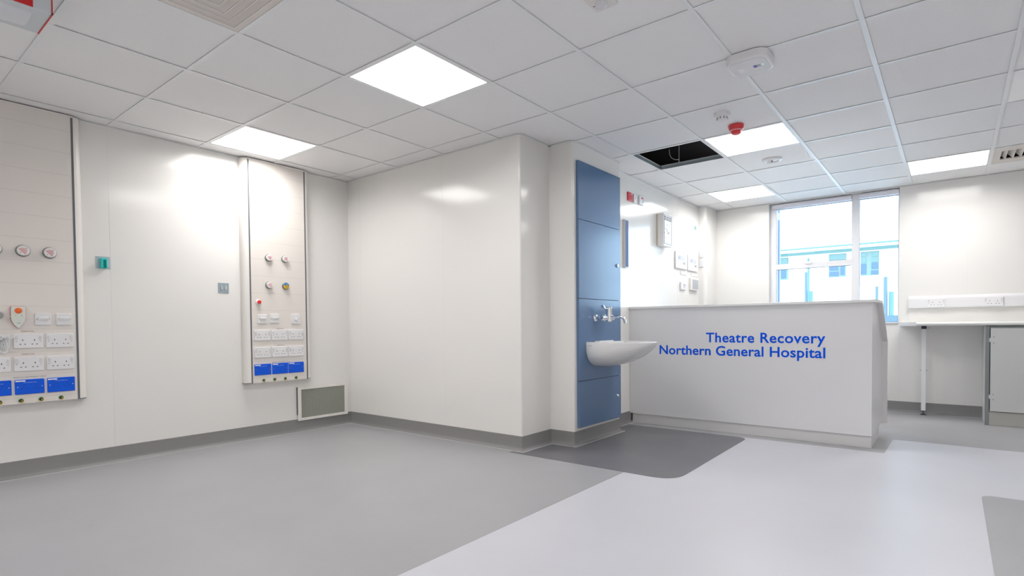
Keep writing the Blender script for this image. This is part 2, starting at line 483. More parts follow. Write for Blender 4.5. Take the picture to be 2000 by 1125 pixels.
# vents
t = thing('ceiling_vent', 'large square beige ceiling vent with nested stepped frames at the top left', 'vent', (*cell(3, 0), H))
b = B(); o = 0.294
def ring(b, o, a, z0, z1, m=0, zi=None):
    """square ring, sloping from outer (o,z0) to inner (a,z1)"""
    vo = [b.bm.verts.new((sx*o, sy*o, z0)) for sx, sy in ((-1, -1), (1, -1), (1, 1), (-1, 1))]
    vi = [b.bm.verts.new((sx*a, sy*a, z1)) for sx, sy in ((-1, -1), (1, -1), (1, 1), (-1, 1))]
    vo2 = [b.bm.verts.new((sx*o, sy*o, z0+0.0025)) for sx, sy in ((-1, -1), (1, -1), (1, 1), (-1, 1))]
    vi2 = [b.bm.verts.new((sx*a, sy*a, z1+0.0025)) for sx, sy in ((-1, -1), (1, -1), (1, 1), (-1, 1))]
    for k in range(4):
        l = (k+1) % 4
        for q in ((vo[k], vo[l], vi[l], vi[k]), (vo2[k], vo2[l], vi2[l], vi2[k]), (vo[k], vo[l], vo2[l], vo2[k]), (vi[k], vi[l], vi2[l], vi2[k])):
            b.bm.faces.new(q).material_index = m
ring(b, o, 0.262, 0.002, 0.001); b.build('frame', [VENTM], t)
for k in range(5):
    b = B(); a = 0.262-0.043*k
    ring(b, a, a-0.0035, 0.0005, 0.0005, 1)
    ring(b, a-0.001, a-0.041, 0.003, 0.016, 0); b.build('louvre', [VENTM, CREAML], t)
b = B(); b.box(-0.05, 0.05, -0.05, 0.05, 0.002, 0.006); b.build('centre_plate', [VENTM], t)
b = B(); b.box(-0.28, 0.28, -0.28, 0.28, 0.034, 0.05); b.build('backing', [VENTM], t)

t = thing('ceiling_vent', 'pale square ceiling vent with slanted blades over the worktop at the right edge', 'vent', (*cell(8, 9), H))
b = B(); o = 0.294
for (x0, x1, y0, y1) in ((-o, o, -o, -0.16), (-o, o, 0.16, o), (-o, -0.235, -0.16, 0.16), (0.235, o, -0.16, 0.16)): b.box(x0, x1, y0, y1, 0.001, 0.012)
b.build('frame', [VENTM], t)
b = B(); b.box(-0.235, 0.235, -0.16, 0.16, 0.05, 0.06); b.build('backing', [VENTD], t)
for k in range(9):
    x = -0.235+k*0.052
    b = B(); b.prism([(x+0.036, 0.002), (x+0.040, 0.002), (x+0.004, 0.045), (x, 0.045)], 'y', -0.158, 0.158); b.build('blade', [VENTM], t)

# open tile: hanger wire with a loose end
t = thing('hanger_wire', 'thin pale hanger wire with a bent loose end inside the open ceiling hole', 'wire', (2.757, 4.186, H+0.034))
b = B(); b.tube([(0, 0, 0), (0, 0, 0.585)], 0.0026, 8); b.build('straight_wire', [WLAB], t)
b = B(); pts = [(0, 0, 0.028), (-0.02, -0.004, 0.028), (-0.045, -0.01, 0.035), (-0.07, -0.014, 0.055), (-0.082, -0.016, 0.085), (-0.086, -0.017, 0.13)]
b.tube(pts, 0.0026, 8); b.build('bent_tail', [WLAB], t)

# smoke detector, sounder, round sensor, presence sensor
t = thing('smoke_detector', 'white round smoke detector on the ceiling just behind the red sounder', 'smoke detector', (3.47, 3.165, H+0.004))
b = B(); b.lathe([(0.052, 0), (0.053, 0.018), (0.050, 0.024), (0.040, 0.027)], 'z', sgn=-1); b.build('base', [PLAST], t)
b = B(); b.lathe([(0.039, 0.0265), (0.036, 0.044), (0.030, 0.052), (0.004, 0.055)], 'z', sgn=-1); b.build('chamber', [PLAST], t)
for k in range(10):
    a = 2*PI*k/10
    b = B(); b.box(-0.0022, 0.0022, 0.0345, 0.0385, -0.043, -0.030); o = b.build('slot', [DARKH], t); o.rotation_euler = (0, 0, a)
t = thing('alarm_sounder', 'red alarm sounder beacon on the ceiling beside the lit panel', 'alarm', (3.477, 3.455, H+0.004))
b = B(); b.lathe([(0.050, 0), (0.053, 0.006), (0.052, 0.022), (0.046, 0.040), (0.038, 0.044)], 'z', sgn=-1); b.build('base', [REDA], t)
b = B(); b.lathe([(0.036, 0.0435), (0.034, 0.058), (0.026, 0.066), (0.004, 0.069)], 'z', sgn=-1); b.build('beacon', [REDA], t)
b = B(); b.lathe([(0.0465, 0.0395), (0.048, 0.042), (0.037, 0.0445), (0.036, 0.041)], 'z', sgn=-1); b.build('rim', [mat('rim_pink', (0.85, 0.42, 0.42), 0.3)], t)
t = thing('round_sensor', 'flat white round sensor on the ceiling between two lit panels', 'sensor', (3.465, 4.52, H+0.004))
b = B(); b.lathe([(0.080, 0), (0.082, 0.006), (0.074, 0.016), (0.060, 0.020), (0.052, 0.017), (0.046, 0.010)], 'z', sgn=-1, n=36); b.build('ring', [PLAST], t)
b = B(); b.lathe([(0.045, 0.006), (0.040, 0.008), (0.018, 0.014), (0.003, 0.016)], 'z', sgn=-1); b.build('cap', [PLAST2], t)
b = B(); b.lathe([(0.009, 0.014), (0.009, 0.022), (0.006, 0.025), (0.001, 0.026)], 'z', sgn=-1); b.build('lens', [GREYR], t)
t = thing('presence_sensor', 'small square plated presence sensor on the ceiling at the top edge of the photo', 'sensor', (3.48, 1.485, H+0.004))
b = B(); b.prism(rrect(0.115, 0.115, 0.006), 'z', 0, -0.006, inset=0.002); b.build('plate', [mat('sensor_plate', (0.80, 0.77, 0.74), 0.4)], t)
b = B(); b.lathe([(0.028, 0.006), (0.028, 0.011), (0.023, 0.022), (0.012, 0.029), (0.003, 0.031)], 'z', sgn=-1); b.build('dome', [PLAST2], t)
for q in ((-0.040, 0.005), (0.040, -0.005)):
    b = B(); b.lathe([(0.0045, 0.006), (0.0045, 0.0068)], 'z', c=(q[0], q[1], 0), n=12, sgn=-1); b.build('screw', [GREYR], t)

# wireless access point
t = thing('wireless_access_point', 'white rounded wireless access point hanging under the ceiling, top right of centre', 'access point', (3.845, 2.46, H-0.001))
b = B(); b.prism(rrect(0.215, 0.225, 0.062, 8), 'z', 0, -0.045, inset=0.010); b.build('housing', [PLAST], t)
b = B(); b.prism(rrect(0.186, 0.196, 0.05, 8), 'z', -0.0445, -0.0465); b.build('face_plate', [PLAST2], t)
b = B(); b.box(-0.062, -0.032, -0.02, 0.04, -0.0471, -0.0464); b.build('blank_label', [WLAB], t)
s = B(); s.box(0.018, 0.036, -0.014, 0.016, -0.0471, -0.0464); st = s.build('sticker', [PURP], t)
for k in range(3):
    s = B(); s.box(0.038+k*0.006, 0.041+k*0.006, -0.014, 0.016, -0.0471, -0.0464); s.build('sticker_bar', [PRINTG], st)
b = B(); b.lathe([(0.0026, 0.0464), (0.0026, 0.0478)], 'z', c=(0.066, -0.002, 0), n=12, sgn=-1); b.build('status_light', [LEDG], t)

# box fitting with red faces at the top left
t = thing('ceiling_warning_light', 'grey box light with red side and red edge trim on the ceiling, top left corner', 'warning light', (1.588, -0.065, H-0.001))
b = B(); b.box(-0.122, 0.122, -0.60, 0, -0.098, 0, bev=0.003); b.build('housing', [mat('fitting_grey', (0.62, 0.66, 0.68), 0.4)], t)
b = B()
b.prism([(-0.085, -0.0975), (-0.075, -0.106), (-0.04, -0.113), (0.0, -0.115), (0.04, -0.113), (0.07, -0.106), (0.078, -0.0975)], 'y', -0.56, -0.058); b.build('diffuser', [mat('fitting_diffuser', (0.72, 0.74, 0.77), 0.3)], t)
b = B(); b.box(0.122, 0.1245, -0.58, -0.062, -0.094, -0.022); b.build('red_panel', [RED], t)
b = B(); b.box(0.117, 0.125, -0.001, 0.003, -0.100, 0); b.box(-0.115, 0.125, -0.001, 0.003, -0.101, -0.094); b.build('edge_trim', [RED], t)

# ------------------------------------------------------------------ bedhead panels
PF = 0.070     # face of the panel off the wall
PZ0, PZ1 = 0.486, H-0.004
R90 = PI/2     # wall facing +x: local x -> world +y, local -y -> world +x
def bedhead(name, label, y0):
    t = thing(name, label, 'bedhead panel', (0, y0, 0), R90, 'bedhead service panels')
    b = B(); b.box(0.057, 0.557, -PF, -0.0005, PZ0, PZ1-0.012); 
    for k in range(13):
        z = 0.522+0.1462*k
        b.box(0.0571, 0.5569, -PF-0.0003, -PF, z-0.0009, z+0.0009, 1)
    b.build('face_board', [CREAM, SEAM], t)
    for x0, x1 in ((0.045, 0.057), (0.557, 0.569)):
        b = B(); b.box(x0, x1, -PF-0.0015, -0.001, PZ0-0.002, PZ1-0.012); b.build('dark_strip', [STRIP], t)
    for sg, xb in ((1, 0.0), (-1, 0.614)):
        prof = [(xb, -0.001)]
        for k in range(8):
            a = k/7*PI/2
            prof.append((xb+sg*0.045*(1-math.cos(a))*1.0, -0.022-(PF-0.022)*math.sin(a)))
        prof.append((xb+sg*0.045, -0.001))
        b = B(); b.prism(prof, 'z', PZ0+0.003, PZ1-0.004); b.build('side_cover', [CREAML], t)
        b = B(); b.prism(prof, 'z', PZ0-0.002, PZ0+0.003); b.build('end_cap', [STRIP], t)
    b = B(); b.box(0.045, 0.569, -PF-0.003, -0.001, PZ1-0.012, PZ1); b.build('top_trim', [CREAML], t)
    for lab, z, m, xa, xe in (('ESSENTIAL', 0.9425, PRINT, 0.266, 0.330), ('ESSENTIAL', 0.797, PRINT, 0.266, 0.330), ('MEDICAL EQUIPMENT ONLY', 0.650, PRINTG, 0.220, 0.385)):
        text('printed_label', lab, m, t, xa+0.01, xe+0.01, z, z+0.008, -PF-0.0002, 0.0004)
    return t
P1, P2 = -0.182, 1.516
bedhead('bedhead_panel', 'tall cream bedhead service panel at the left edge of the photo', P1)
bedhead('bedhead_panel', 'tall cream bedhead service panel farther along, near the wall corner', P2)

FX = PF
def onp(y, z): return (FX, y, z)

# double sockets
def plate(w, h, d=0.009, r=0.006, inset=0.003):
    b = B(); b.prism(rrect(w, h, r, 4), 'y', 0, -d, inset=inset); return b
def double_socket(loc, label, rot=R90, group='white double sockets on the bedhead panels', w=0.146, h=0.092):
    t = thing('double_socket', label, 'socket', loc, rot, group)
    plate(w, h).build('plate', [PLAST], t)
    for sx in (-1, 1):
        b = B(); b.prism([(sx*0.059+0.0075*math.cos(a*PI/10), 0.019+0.013*math.sin(a*PI/10)) for a in range(20)], 'y', -0.0088, -0.0125, inset=0.001)
        b.build('rocker_switch', [PLAST2], t)
        b = B(); b.lathe([(0.0032, 0.0088), (0.0030, 0.0098)], 'y', c=(sx*0.060, 0, -0.002), n=12, sgn=-1); b.build('screw', [SCREW], t)
        x = sx*0.029
        for (x0, x1, z0, z1) in ((x-0.0023, x+0.0023, 0.002, 0.0105), (x-0.0151, x-0.0079, -0.022, -0.0175), (x+0.0079, x+0.0151, -0.022, -0.0175)):
            b = B(); b.box(x0, x1, -0.0094, -0.0088, z0, z1); b.build('pin_hole', [DARKH], t)
    return t
def blue_socket(loc, label):
    t = thing('blue_socket', label, 'socket', loc, R90, 'blue double sockets on the bedhead panels')
    plate(0.145, 0.094, r=0.004).build('plate', [BLUEP], t)
    for sx in (-1, 1):
        b = B(); b.lathe([(0.0030, 0.0088), (0.0028, 0.0098)], 'y', c=(sx*0.060, 0, 0), n=12, sgn=-1); b.build('screw', [STEELL], t)
        x = sx*0.029
        for (x0, x1, z0, z1) in ((x-0.0022, x+0.0022, 0.010, 0.0175), (x-0.0147, x-0.0083, -0.012, -0.0078), (x+0.0083, x+0.0147, -0.012, -0.0078)):
            b = B(); b.box(x0, x1, -0.0093, -0.0088, z0, z1); b.build('pin_hole', [BLUEH], t)
    b = B(); b.box(-0.070, -0.022, -0.0095, -0.0088, 0.034, 0.0425); b.build('label_strip', [WLAB], t)
    text('printed_label', 'MEDICAL EQUIPMENT ONLY', PALEP, t, -0.032, 0.034, 0.0255, 0.0295, -0.0088, 0.0005)
    return t
yc1 = (-0.030, 0.131, 0.291); yc2 = (1.664, 1.820, 1.972)
dx = 0.004
s0 = double_socket(onp(yc2[0]-dx, 0.893), 'white double socket on the farther panel, upper row, left of three')
dup(s0, onp(yc2[1]-dx, 0.893), 'white double socket on the farther panel, upper row, middle of three')
dup(s0, onp(yc2[2]-dx, 0.893), 'white double socket on the farther panel, upper row, right of three')
dup(s0, onp(yc2[0]-dx, 0.745), 'white double socket on the farther panel, lower row, left above blue socket')
dup(s0, onp(yc2[1]-dx, 0.745), 'white double socket on the farther panel, lower row, middle above blue socket')
dup(s0, onp(yc2[2]-dx, 0.745), 'white double socket on the farther panel, lower row, right above blue socket')
dup(s0, onp(yc1[0]-dx, 0.884), 'white double socket half hidden behind the coiled white cable')
dup(s0, onp(yc1[1]-dx, 0.884), 'white double socket on the nearer panel, upper row, beside the coiled cable')
dup(s0, onp(yc1[2]-dx, 0.884), 'white double socket on the nearer panel, upper row, beside the dark strip')
dup(s0, onp(yc1[0]-dx, 0.738), 'white double socket below the coiled cable, cut by the photo edge')
dup(s0, onp(yc1[1]-dx, 0.738), 'white double socket on the nearer panel, lower row, second from dark strip')
dup(s0, onp(yc1[2]-dx, 0.738), 'white double socket on the nearer panel, lower row, beside the dark strip')
b0 = blue_socket(onp(yc2[0]-dx, 0.598), 'blue double socket on the farther panel, left of three')
dup(b0, onp(yc2[1]-dx, 0.598), 'blue double socket on the farther panel, middle of three')
dup(b0, onp(yc2[2]-dx, 0.598), 'blue double socket on the farther panel, right of three')
dup(b0, onp(yc1[0]-dx, 0.592), 'blue double socket on the nearer panel, cut by the photo edge')
dup(b0, onp(yc1[1]-dx, 0.592), 'blue double socket on the nearer panel, in the middle')
dup(b0, onp(yc1[2]-dx, 0.592), 'blue double socket on the nearer panel, beside the dark strip')

# data plates
def data_plate(loc, label):
    t = thing('data_plate', label, 'data socket', loc, R90, 'white data plates on the bedhead panels')
    plate(0.084, 0.078).build('plate', [PLAST], t)
    b = B(); b.box(-0.026, 0.026, -0.017, -0.0088, -0.004, 0.014, bev=0.002); blk = b.build('port_block', [WLAB], t)
    for k in range(4):
        x = -0.0195+k*0.013
        b = B(); b.box(x-0.004, x+0.004, -0.0175, -0.0169, 0.0075, 0.0085); b.box(x-0.004, x-0.003, -0.0175, -0.0169, 0.000, 0.0085); b.build('port', [GREYK], blk)
    for sx in (-1, 1):
        b = B(); b.lathe([(0.0034, 0.0088), (0.0030, 0.0105)], 'y', c=(sx*0.032, 0, 0.002), n=12, sgn=-1); b.build('screw', [SCREW], t)
    return t
d0 = data_plate(onp(0.202, 1.024), 'white data plate on the nearer panel, beside the handset with orange button')
dup(d0, onp(0.312, 1.024), 'white data plate on the nearer panel, beside the dark strip')
dup(d0, onp(1.663, 1.031), 'white data plate on the farther panel, left one under the red button')
dup(d0, onp(1.771, 1.036), 'white data plate on the farther panel, between data plate and rocker switch')
t = thing('light_switch', 'white single rocker switch plate on the farther panel, above the right sockets', 'switch', onp(1.970, 1.031), R90)
plate(0.084, 0.088, r=0.012).build('plate', [PLAST], t)
b = B(); b.box(-0.012, 0.010, -0.016, -0.0085, -0.014, 0.014, bev=0.003); b.build('rocker', [WLAB], t)
b = B(); b.lathe([(0.003, 0.0088), (0.003, 0.01)], 'y', c=(0.028, 0, 0), n=12, sgn=-1); b.build('screw', [SCREW], t)

# gas outlets with caps
def gas_outlet(loc, label, tilt):
    t = thing('gas_outlet', label, 'gas outlet', loc, R90, 'capped gas outlets on the bedhead panels')
    b = B(); b.lathe([(0.037, 0), (0.037, 0.010), (0.034, 0.014), (0.028, 0.015)], 'y', sgn=-1); b.build('ring', [GREYR], t)
    b = B(); b.lathe([(0.031, 0.0145), (0.032, 0.027), (0.030, 0.031), (0.002, 0.0315)], 'y', sgn=-1); cap = b.build('cap', [CAPW], t)
    for k, (l, wd) in enumerate(((0.046, 0.0015), (0.042, 0.0008), (0.036, 0.0013), (0.028, 0.0008), (0.018, 0.0008))):
        z = -0.009+k*0.0058
        b = B(); b.box(-l/2, l/2, -0.0320, -0.0314, z-wd, z+wd); o = b.build('red_print', [REDP], cap); o.rotation_euler = (0, tilt, 0)
    for (px, pz, m) in ((-0.016, -0.014, GREEN), (0.014, 0.016, DATED)):
        b = B(); b.lathe([(0.0026, 0.0314), (0.0026, 0.0321)], 'y', c=(px, 0, pz), n=10, sgn=-1); b.build('dot', [m], cap)
    return t
g0 = gas_outlet(onp(0.112, 1.458), 'gas outlet with red printed cap, middle of row on nearer panel', math.radians(46))
dup(g0, onp(0.245, 1.458), 'gas outlet with red printed cap on nearer panel, nearest the dark strip')
dup(g0, onp(-0.022, 1.458), 'gas outlet with red printed cap cut by the left photo edge')
def small(o, s=0.86):
    o.scale = (s, s, s); return o
small(dup(g0, onp(1.728, 1.560), 'gas outlet with red printed cap on farther panel, upper left'))
small(dup(g0, onp(1.877, 1.562), 'gas outlet with red printed cap on farther panel, upper right'))
small(dup(g0, onp(1.728, 1.325), 'gas outlet with red printed cap on farther panel, lower left'))
t = thing('gas_outlet', 'uncapped gas outlet with yellow and blue ring on the farther panel', 'gas outlet', onp(1.880, 1.324), R90)
b = B(); b.lathe([(0.032, 0), (0.032, 0.010), (0.029, 0.013), (0.020, 0.014)], 'y', sgn=-1); b.build('ring', [GREYR], t)
b = B(); b.prism(circ(0.0265, 24, a0=PI*0.95, a1=2.05*PI)+[(0.0, 0.004)], 'y', -0.0135, -0.022); b.build('yellow_collar', [YEL], t)
b = B(); b.prism(circ(0.0265, 24, a0=0.08*PI, a1=0.92*PI)+[(0.0, 0.004)], 'y', -0.0135, -0.022); b.build('blue_collar', [BLU2], t)
b = B(); b.lathe([(0.013, 0.0215), (0.013, 0.033), (0.009, 0.034), (0.007, 0.029), (0.001, 0.028)], 'y', sgn=-1); b.build('brass_port', [BRASS], t)

# red push button, earth studs
t = thing('push_button', 'small red push button in a white collar on the farther panel', 'button', onp(1.632, 1.176), R90)
b = B(); b.lathe([(0.024, 0), (0.023, 0.010), (0.018, 0.014), (0.012, 0.014)], 'y', sgn=-1); b.build('collar', [PLAST], t)
b = B(); b.lathe([(0.016, 0.0135), (0.016, 0.024), (0.013, 0.028), (0.001, 0.029)], 'y', sgn=-1); b.build('button', [mat('button_red', (0.85, 0.03, 0.03), 0.3)], t)
def earth_stud(loc, label):
    t = thing('earth_stud', label, 'earth stud', loc, R90, 'earth studs along the panel bottoms')
    b = B(); b.prism(circ(0.0135, 20, a0=0.25*PI, a1=1.25*PI)+[(0, 0)], 'y', 0, -0.006); b.build('green_half', [GREEN], t)
    b = B(); b.prism(circ(0.0135, 20, a0=1.25*PI, a1=2.25*PI)+[(0, 0)], 'y', 0, -0.006); b.build('yellow_half', [YEL], t)
    b = B(); b.lathe([(0.0095, 0.0058), (0.0095, 0.010), (0.006, 0.012)], 'y', n=20, sgn=-1); b.build('insulator', [DARKH], t)
    b = B(); b.lathe([(0.0038, 0.0115), (0.0038, 0.022), (0.002, 0.024)], 'y', n=14, sgn=-1); b.build('pin', [BRASS], t)
    return t
e0 = earth_stud(onp(0.083, 0.505), 'earth stud on the nearer panel, second from the photo edge')
dup(e0, onp(0.182, 0.505), 'earth stud on the nearer panel, third from the photo edge')
dup(e0, onp(0.285, 0.505), 'earth stud on the nearer panel, nearest the dark strip')
dup(e0, onp(-0.018, 0.505), 'earth stud on the nearer panel, cut by the photo edge')
for y, l in ((1.667, 'leftmost'), (1.765, 'second from left'), (1.864, 'third from left'), (1.966, 'rightmost')):
    dup(e0, onp(y, 0.504), 'earth stud at the bottom of the farther panel, %s of four' % l)

# nurse call handset, grey knob, cable
t = thing('call_handset', 'pale shield-shaped call handset with an orange button on the nearer panel', 'call handset', onp(0.078, 1.04), R90)
def shield(w, h0, h1, n=16):
    pts = [(-w*0.88, h0), (w*0.88, h0), (w, h0-0.012), (w, -0.005)]
    for k in range(1, n):
        u = k/n; pts.append((w*math.cos(u*PI/2)**0.75*1.0, -0.005-(h1-0.005)*u**0.95))
    pts.append((0.004, -h1)); pts.append((-0.004, -h1))
    for k in range(n-1, 0, -1):
        u = k/n; pts.append((-w*math.cos(u*PI/2)**0.75, -0.005-(h1-0.005)*u**0.95))
    pts += [(-w, -0.005), (-w, h0-0.012)]
    return pts
b = B(); b.prism(shield(0.035, 0.064, 0.074), 'y', 0, -0.012); b.build('red_back', [mat('handset_red', (0.50, 0.05, 0.06), 0.4)], t)
b = B(); b.prism(shield(0.034, 0.063, 0.073), 'y', -0.012, -0.030, inset=0.006); sh = b.build('shell', [PODG], t)
b = B(); b.lathe([(0.0185, 0.0295), (0.0180, 0.033), (0.014, 0.035), (0.001, 0.0355)], 'y', c=(0, 0, 0.037), n=24, sgn=-1); b.build('orange_button', [ORANGE], t)
for px, m in ((-0.014, YEL), (0.015, GREYR)):
    b = B(); b.lathe([(0.003, 0.0295), (0.0028, 0.0315)], 'y', c=(px, 0, 0.006), n=12, sgn=-1); b.build('indicator', [m], t)
b = B()
for k in range(4): b.box(-0.008+k*0.0042, -0.0052+k*0.0042, -0.0305, -0.0298, -0.043, -0.039)
b.build('printed_mark', [PRINTG], t)
for sx in (-1, 1):
    b = B(); b.box(min(sx*0.034, sx*0.042), max(sx*0.034, sx*0.042), -0.016, 0, -0.003, 0.002); b.build('clip', [PLAST], t)
t = thing('grey_knob', 'round dark grey knob left of the call handset at the photo edge', 'knob', onp(-0.012, 1.048), R90)
b = B(); b.lathe([(0.026, 0), (0.026, 0.006), (0.022, 0.007)], 'y', sgn=-1); b.build('collar', [FRAMEB], t)
b = B(); b.lathe([(0.021, 0.0065), (0.021, 0.022), (0.017, 0.027), (0.001, 0.028)], 'y', sgn=-1); b.build('knob', [GREYK], t)
t = thing('coiled_cable', 'coil of thin white cable hanging in front of a socket at the left edge', 'cable', onp(-0.012, 0.905), R90)
for k in range(6):
    b = B(); a = 0.016+0.0025*k; ph = 0.28*(k-2.5)
    pts = []
    for q in range(24):
        u = 2*PI*q/24
        x, z = a*math.sin(u), -0.040+0.052*math.cos(u)
        pts.append((x*math.cos(ph)-z*math.sin(ph)*0.35, -0.020-0.0045*k-0.002*math.sin(u*2), x*math.sin(ph)*0.35+z))
    b.tube(pts, 0.0023, 8, closed=True); b.build('loop', [CABLE], t)
b = B(); b.box(-0.024, 0.036, -0.052, -0.012, 0.000, 0.006); b.box(-0.006, 0.010, -0.050, -0.001, -0.012, 0.004); b.build('tie', [mat('clear_tie', (0.70, 0.71, 0.72), 0.2)], t)
b = B(); b.tube([(0.0, -0.03, 0.0), (0.02, -0.034, -0.006), (0.042, -0.032, -0.006), (0.058, -0.022, 0.003), (0.070, -0.012, 0.014), (0.074, -0.0025, 0.020)], 0.0022, 8); b.build('tail', [CABLE], t)

# ------------------------------------------------------------------ left wall fittings
t = thing('hook_plate', 'steel wall plate carrying a teal plastic holder, right of the nearer panel', 'wall plate', (0.0, 0.556, 1.427), R90)
b = B(); b.prism(rrect(0.086, 0.086, 0.003), 'y', 0, -0.003, inset=0.001); b.build('plate', [STEEL], t)
b = B(); b.box(-0.020, 0.016, -0.014, -0.0028, -0.042, 0.030); 
b.box(-0.020, -0.010, -0.040, -0.012, -0.042, 0.026, bev=0.003); b.box(0.008, 0.016, -0.040, -0.012, -0.042, 0.022, bev=0.003); b.box(-0.018, 0.014, -0.022, -0.012, 0.012, 0.030, bev=0.003)
b.build('holder', [TEAL], t)
for sx in (-1, 1):
    for sz in (-1, 1):
        b = B(); b.lathe([(0.0035, 0.0028), (0.003, 0.005)], 'y', c=(sx*0.033, 0, sz*0.034), n=12, sgn=-1); b.build('screw', [SCREW], t)
t = thing('switch_plate', 'square steel wall plate with two bright levers, left of the farther panel', 'wall plate', (0.0, 1.377, 1.286), R90)
b = B(); b.prism(rrect(0.086, 0.086, 0.004), 'y', 0, -0.003, inset=0.001); b.build('plate', [STEEL], t)
for sx in (-1, 1):
    b = B(); b.box(-0.006, 0.006, -0.014, -0.0028, -0.017, 0.017, bev=0.003); o = b.build('lever', [STEELL], t); o.location = (sx*0.016, 0, 0); o.rotation_euler = (0, sx*0.10, 0)
    for sz in (-1, 1):
        b = B(); b.lathe([(0.0032, 0.0028), (0.003, 0.0045)], 'y', c=(sx*0.034, 0, sz*0.035), n=12, sgn=-1); b.build('screw', [STEELL], t)

t = thing('wall_grille', 'low cream wall grille with fine mesh just above the skirting in the corner', 'vent', (0.006, 2.276, 0.2525), R90)
b = B(); W2, H2, a2, c2 = 0.266, 0.155, 0.231, 0.130
for (x0, x1, z0, z1) in ((-W2, W2, -H2, -c2), (-W2, W2, c2, H2), (-W2, -a2, -c2, c2), (a2, W2, -c2, c2)): b.box(x0, x1, -0.014, 0, z0, z1, bev=0.002)
b.build('frame', [CREAML], t)
b = B(); b.box(-a2, a2, -0.002, 0.0, -c2, c2); b.build('backing', [GRILD], t)
b = B(); n = 50
for k in range(1, n): b.box(-a2+2*a2*k/n-0.0012, -a2+2*a2*k/n+0.0012, -0.011, -0.004, -c2, c2)
n = 28
for k in range(1, n): b.box(-a2, a2, -0.0105, -0.004, -c2+2*c2*k/n-0.0012, -c2+2*c2*k/n+0.0012)
b.build('mesh', [GRILM], t)
for q in ((-0.2, H2-0.012), (0.2, H2-0.012), (-0.2, -H2+0.012), (0.2, -H2+0.012)):
    b = B(); b.lathe([(0.003, 0.0138), (0.003, 0.0148)], 'y', c=(q[0], 0, q[1]), n=10, sgn=-1); b.build('screw', [SCREW], t)
b = B(); b.box(-W2-0.004, -W2, -0.012, 0.004, -0.10, H2); b.build('side_edge', [STRIP], t)

# ------------------------------------------------------------------ basin block: blue panels, basin, tap
BP = BX+0.024
t = thing('blue_wall_panel', 'tall blue laminate service panel in four sections behind the basin', 'wall panel', (BX, 3.02, 0), R90)
for z0, z1 in ((0.137, 0.507), (0.510, 1.1645), (1.1675, 1.789), (1.792, 2.25)):
    b = B(); b.box(0, 0.695, -0.0235, 0, z0, z1, bev=0.002); b.build('panel_section', [BLUEPAN], t)
for z in (1.472, 0.329):
    b = B(); b.lathe([(0.015, 0.0232), (0.015, 0.032), (0.012, 0.036), (0.001, 0.037)], 'y', c=(0.628, 0, z), n=20, sgn=-1); k_ = b.build('lock', [CHROME], t)
    b = B(); b.box(0.6265, 0.6295, -0.0378, -0.0366, z-0.007, z+0.007); b.build('lock_slot', [GREYR], k_)

t = thing('wash_basin', 'white ceramic wall-hung wash basin on the blue panel', 'basin', (BP, 3.372, 0.812), R90)
def basin_surface(W, D, Dp, z0, nS=18, nA=25, back=0.0, taper=1.0):
    """rows of points: s from wall to front, angle over half-ellipse"""
    rows = []
    for i in range(nS+1):
        u = i/nS
        s_ = D*(1-(1-u)**1.6)
        q = s_/D
        wv = W*max(0.0, 1-q**3.4)**0.5
        dv = Dp*max(0.0, 1-q**2.1)**0.75
        row = []
        for k in range(nA):
            a = PI*k/(nA-1)
            ca, sa = math.cos(a), math.sin(a)
            row.append((wv*math.copysign(abs(ca)**0.80, ca), -back-s_, z0-dv*abs(sa)**0.72))
        rows.append(row)
    return rows
b = B()
out = basin_surface(0.252, 0.472, 0.205, 0.0)
inn = basin_surface(0.222, 0.350, 0.130, 0.0, back=0.095)
def grid(rows):
    vs = [[b.bm.verts.new(p) for p in r] for r in rows]
    for r0, r1 in zip(vs, vs[1:]):
        for k in range(len(r0)-1):
            try: b.bm.faces.new((r0[k], r0[k+1], r1[k+1], r1[k]))
            except ValueError: pass
    return vs
vo = grid(out); vi = grid(inn)
# back of the outside, back wall of the bowl
b.bm.faces.new(vo[0]); b.bm.faces.new(vi[0])
# rim: bridge the top edges of outer and inner shells
def edge_loop(vs): return [r[-1] for r in vs] + [r[0] for r in reversed(vs)]
lo, li = edge_loop(vo), edge_loop(vi)
lift = 0.006
lo2 = [b.bm.verts.new((v.co.x*0.985, v.co.y*0.99, lift)) for v in lo]
li2 = [b.bm.verts.new((v.co.x*1.03, v.co.y-0.002 if k else v.co.y, lift)) for k, v in enumerate(li)]
for A, C_ in ((lo, lo2), (lo2, li2), (li2, li)):
    for k in range(len(A)-1):
        b.bm.faces.new((A[k], A[k+1], C_[k+1], C_[k]))
    b.bm.faces.new((A[-1], A[0], C_[0], C_[-1]))
bmesh.ops.remove_doubles(b.bm, verts=b.bm.verts[:], dist=1e-5)
b.build('bowl', [CERAM], t)
b = B(); b.box(-0.12, 0.12, -0.05, 0.0, 0.004, 0.013, bev=0.004); b.build('rear_ledge', [CERAM], t)
b = B(); b.lathe([(0.021, 0), (0.021, 0.004), (0.014, 0.005)], 'z', c=(0, -0.17, -0.128), n=20); b.build('waste', [CHROME], t)
b = B(); b.box(-0.0003, 0.0003, -0.055, -0.022, -0.0012, 0.0012); o = b.build('maker_mark', [PRINTG], t); o.location = (-0.2536, 0, -0.024)

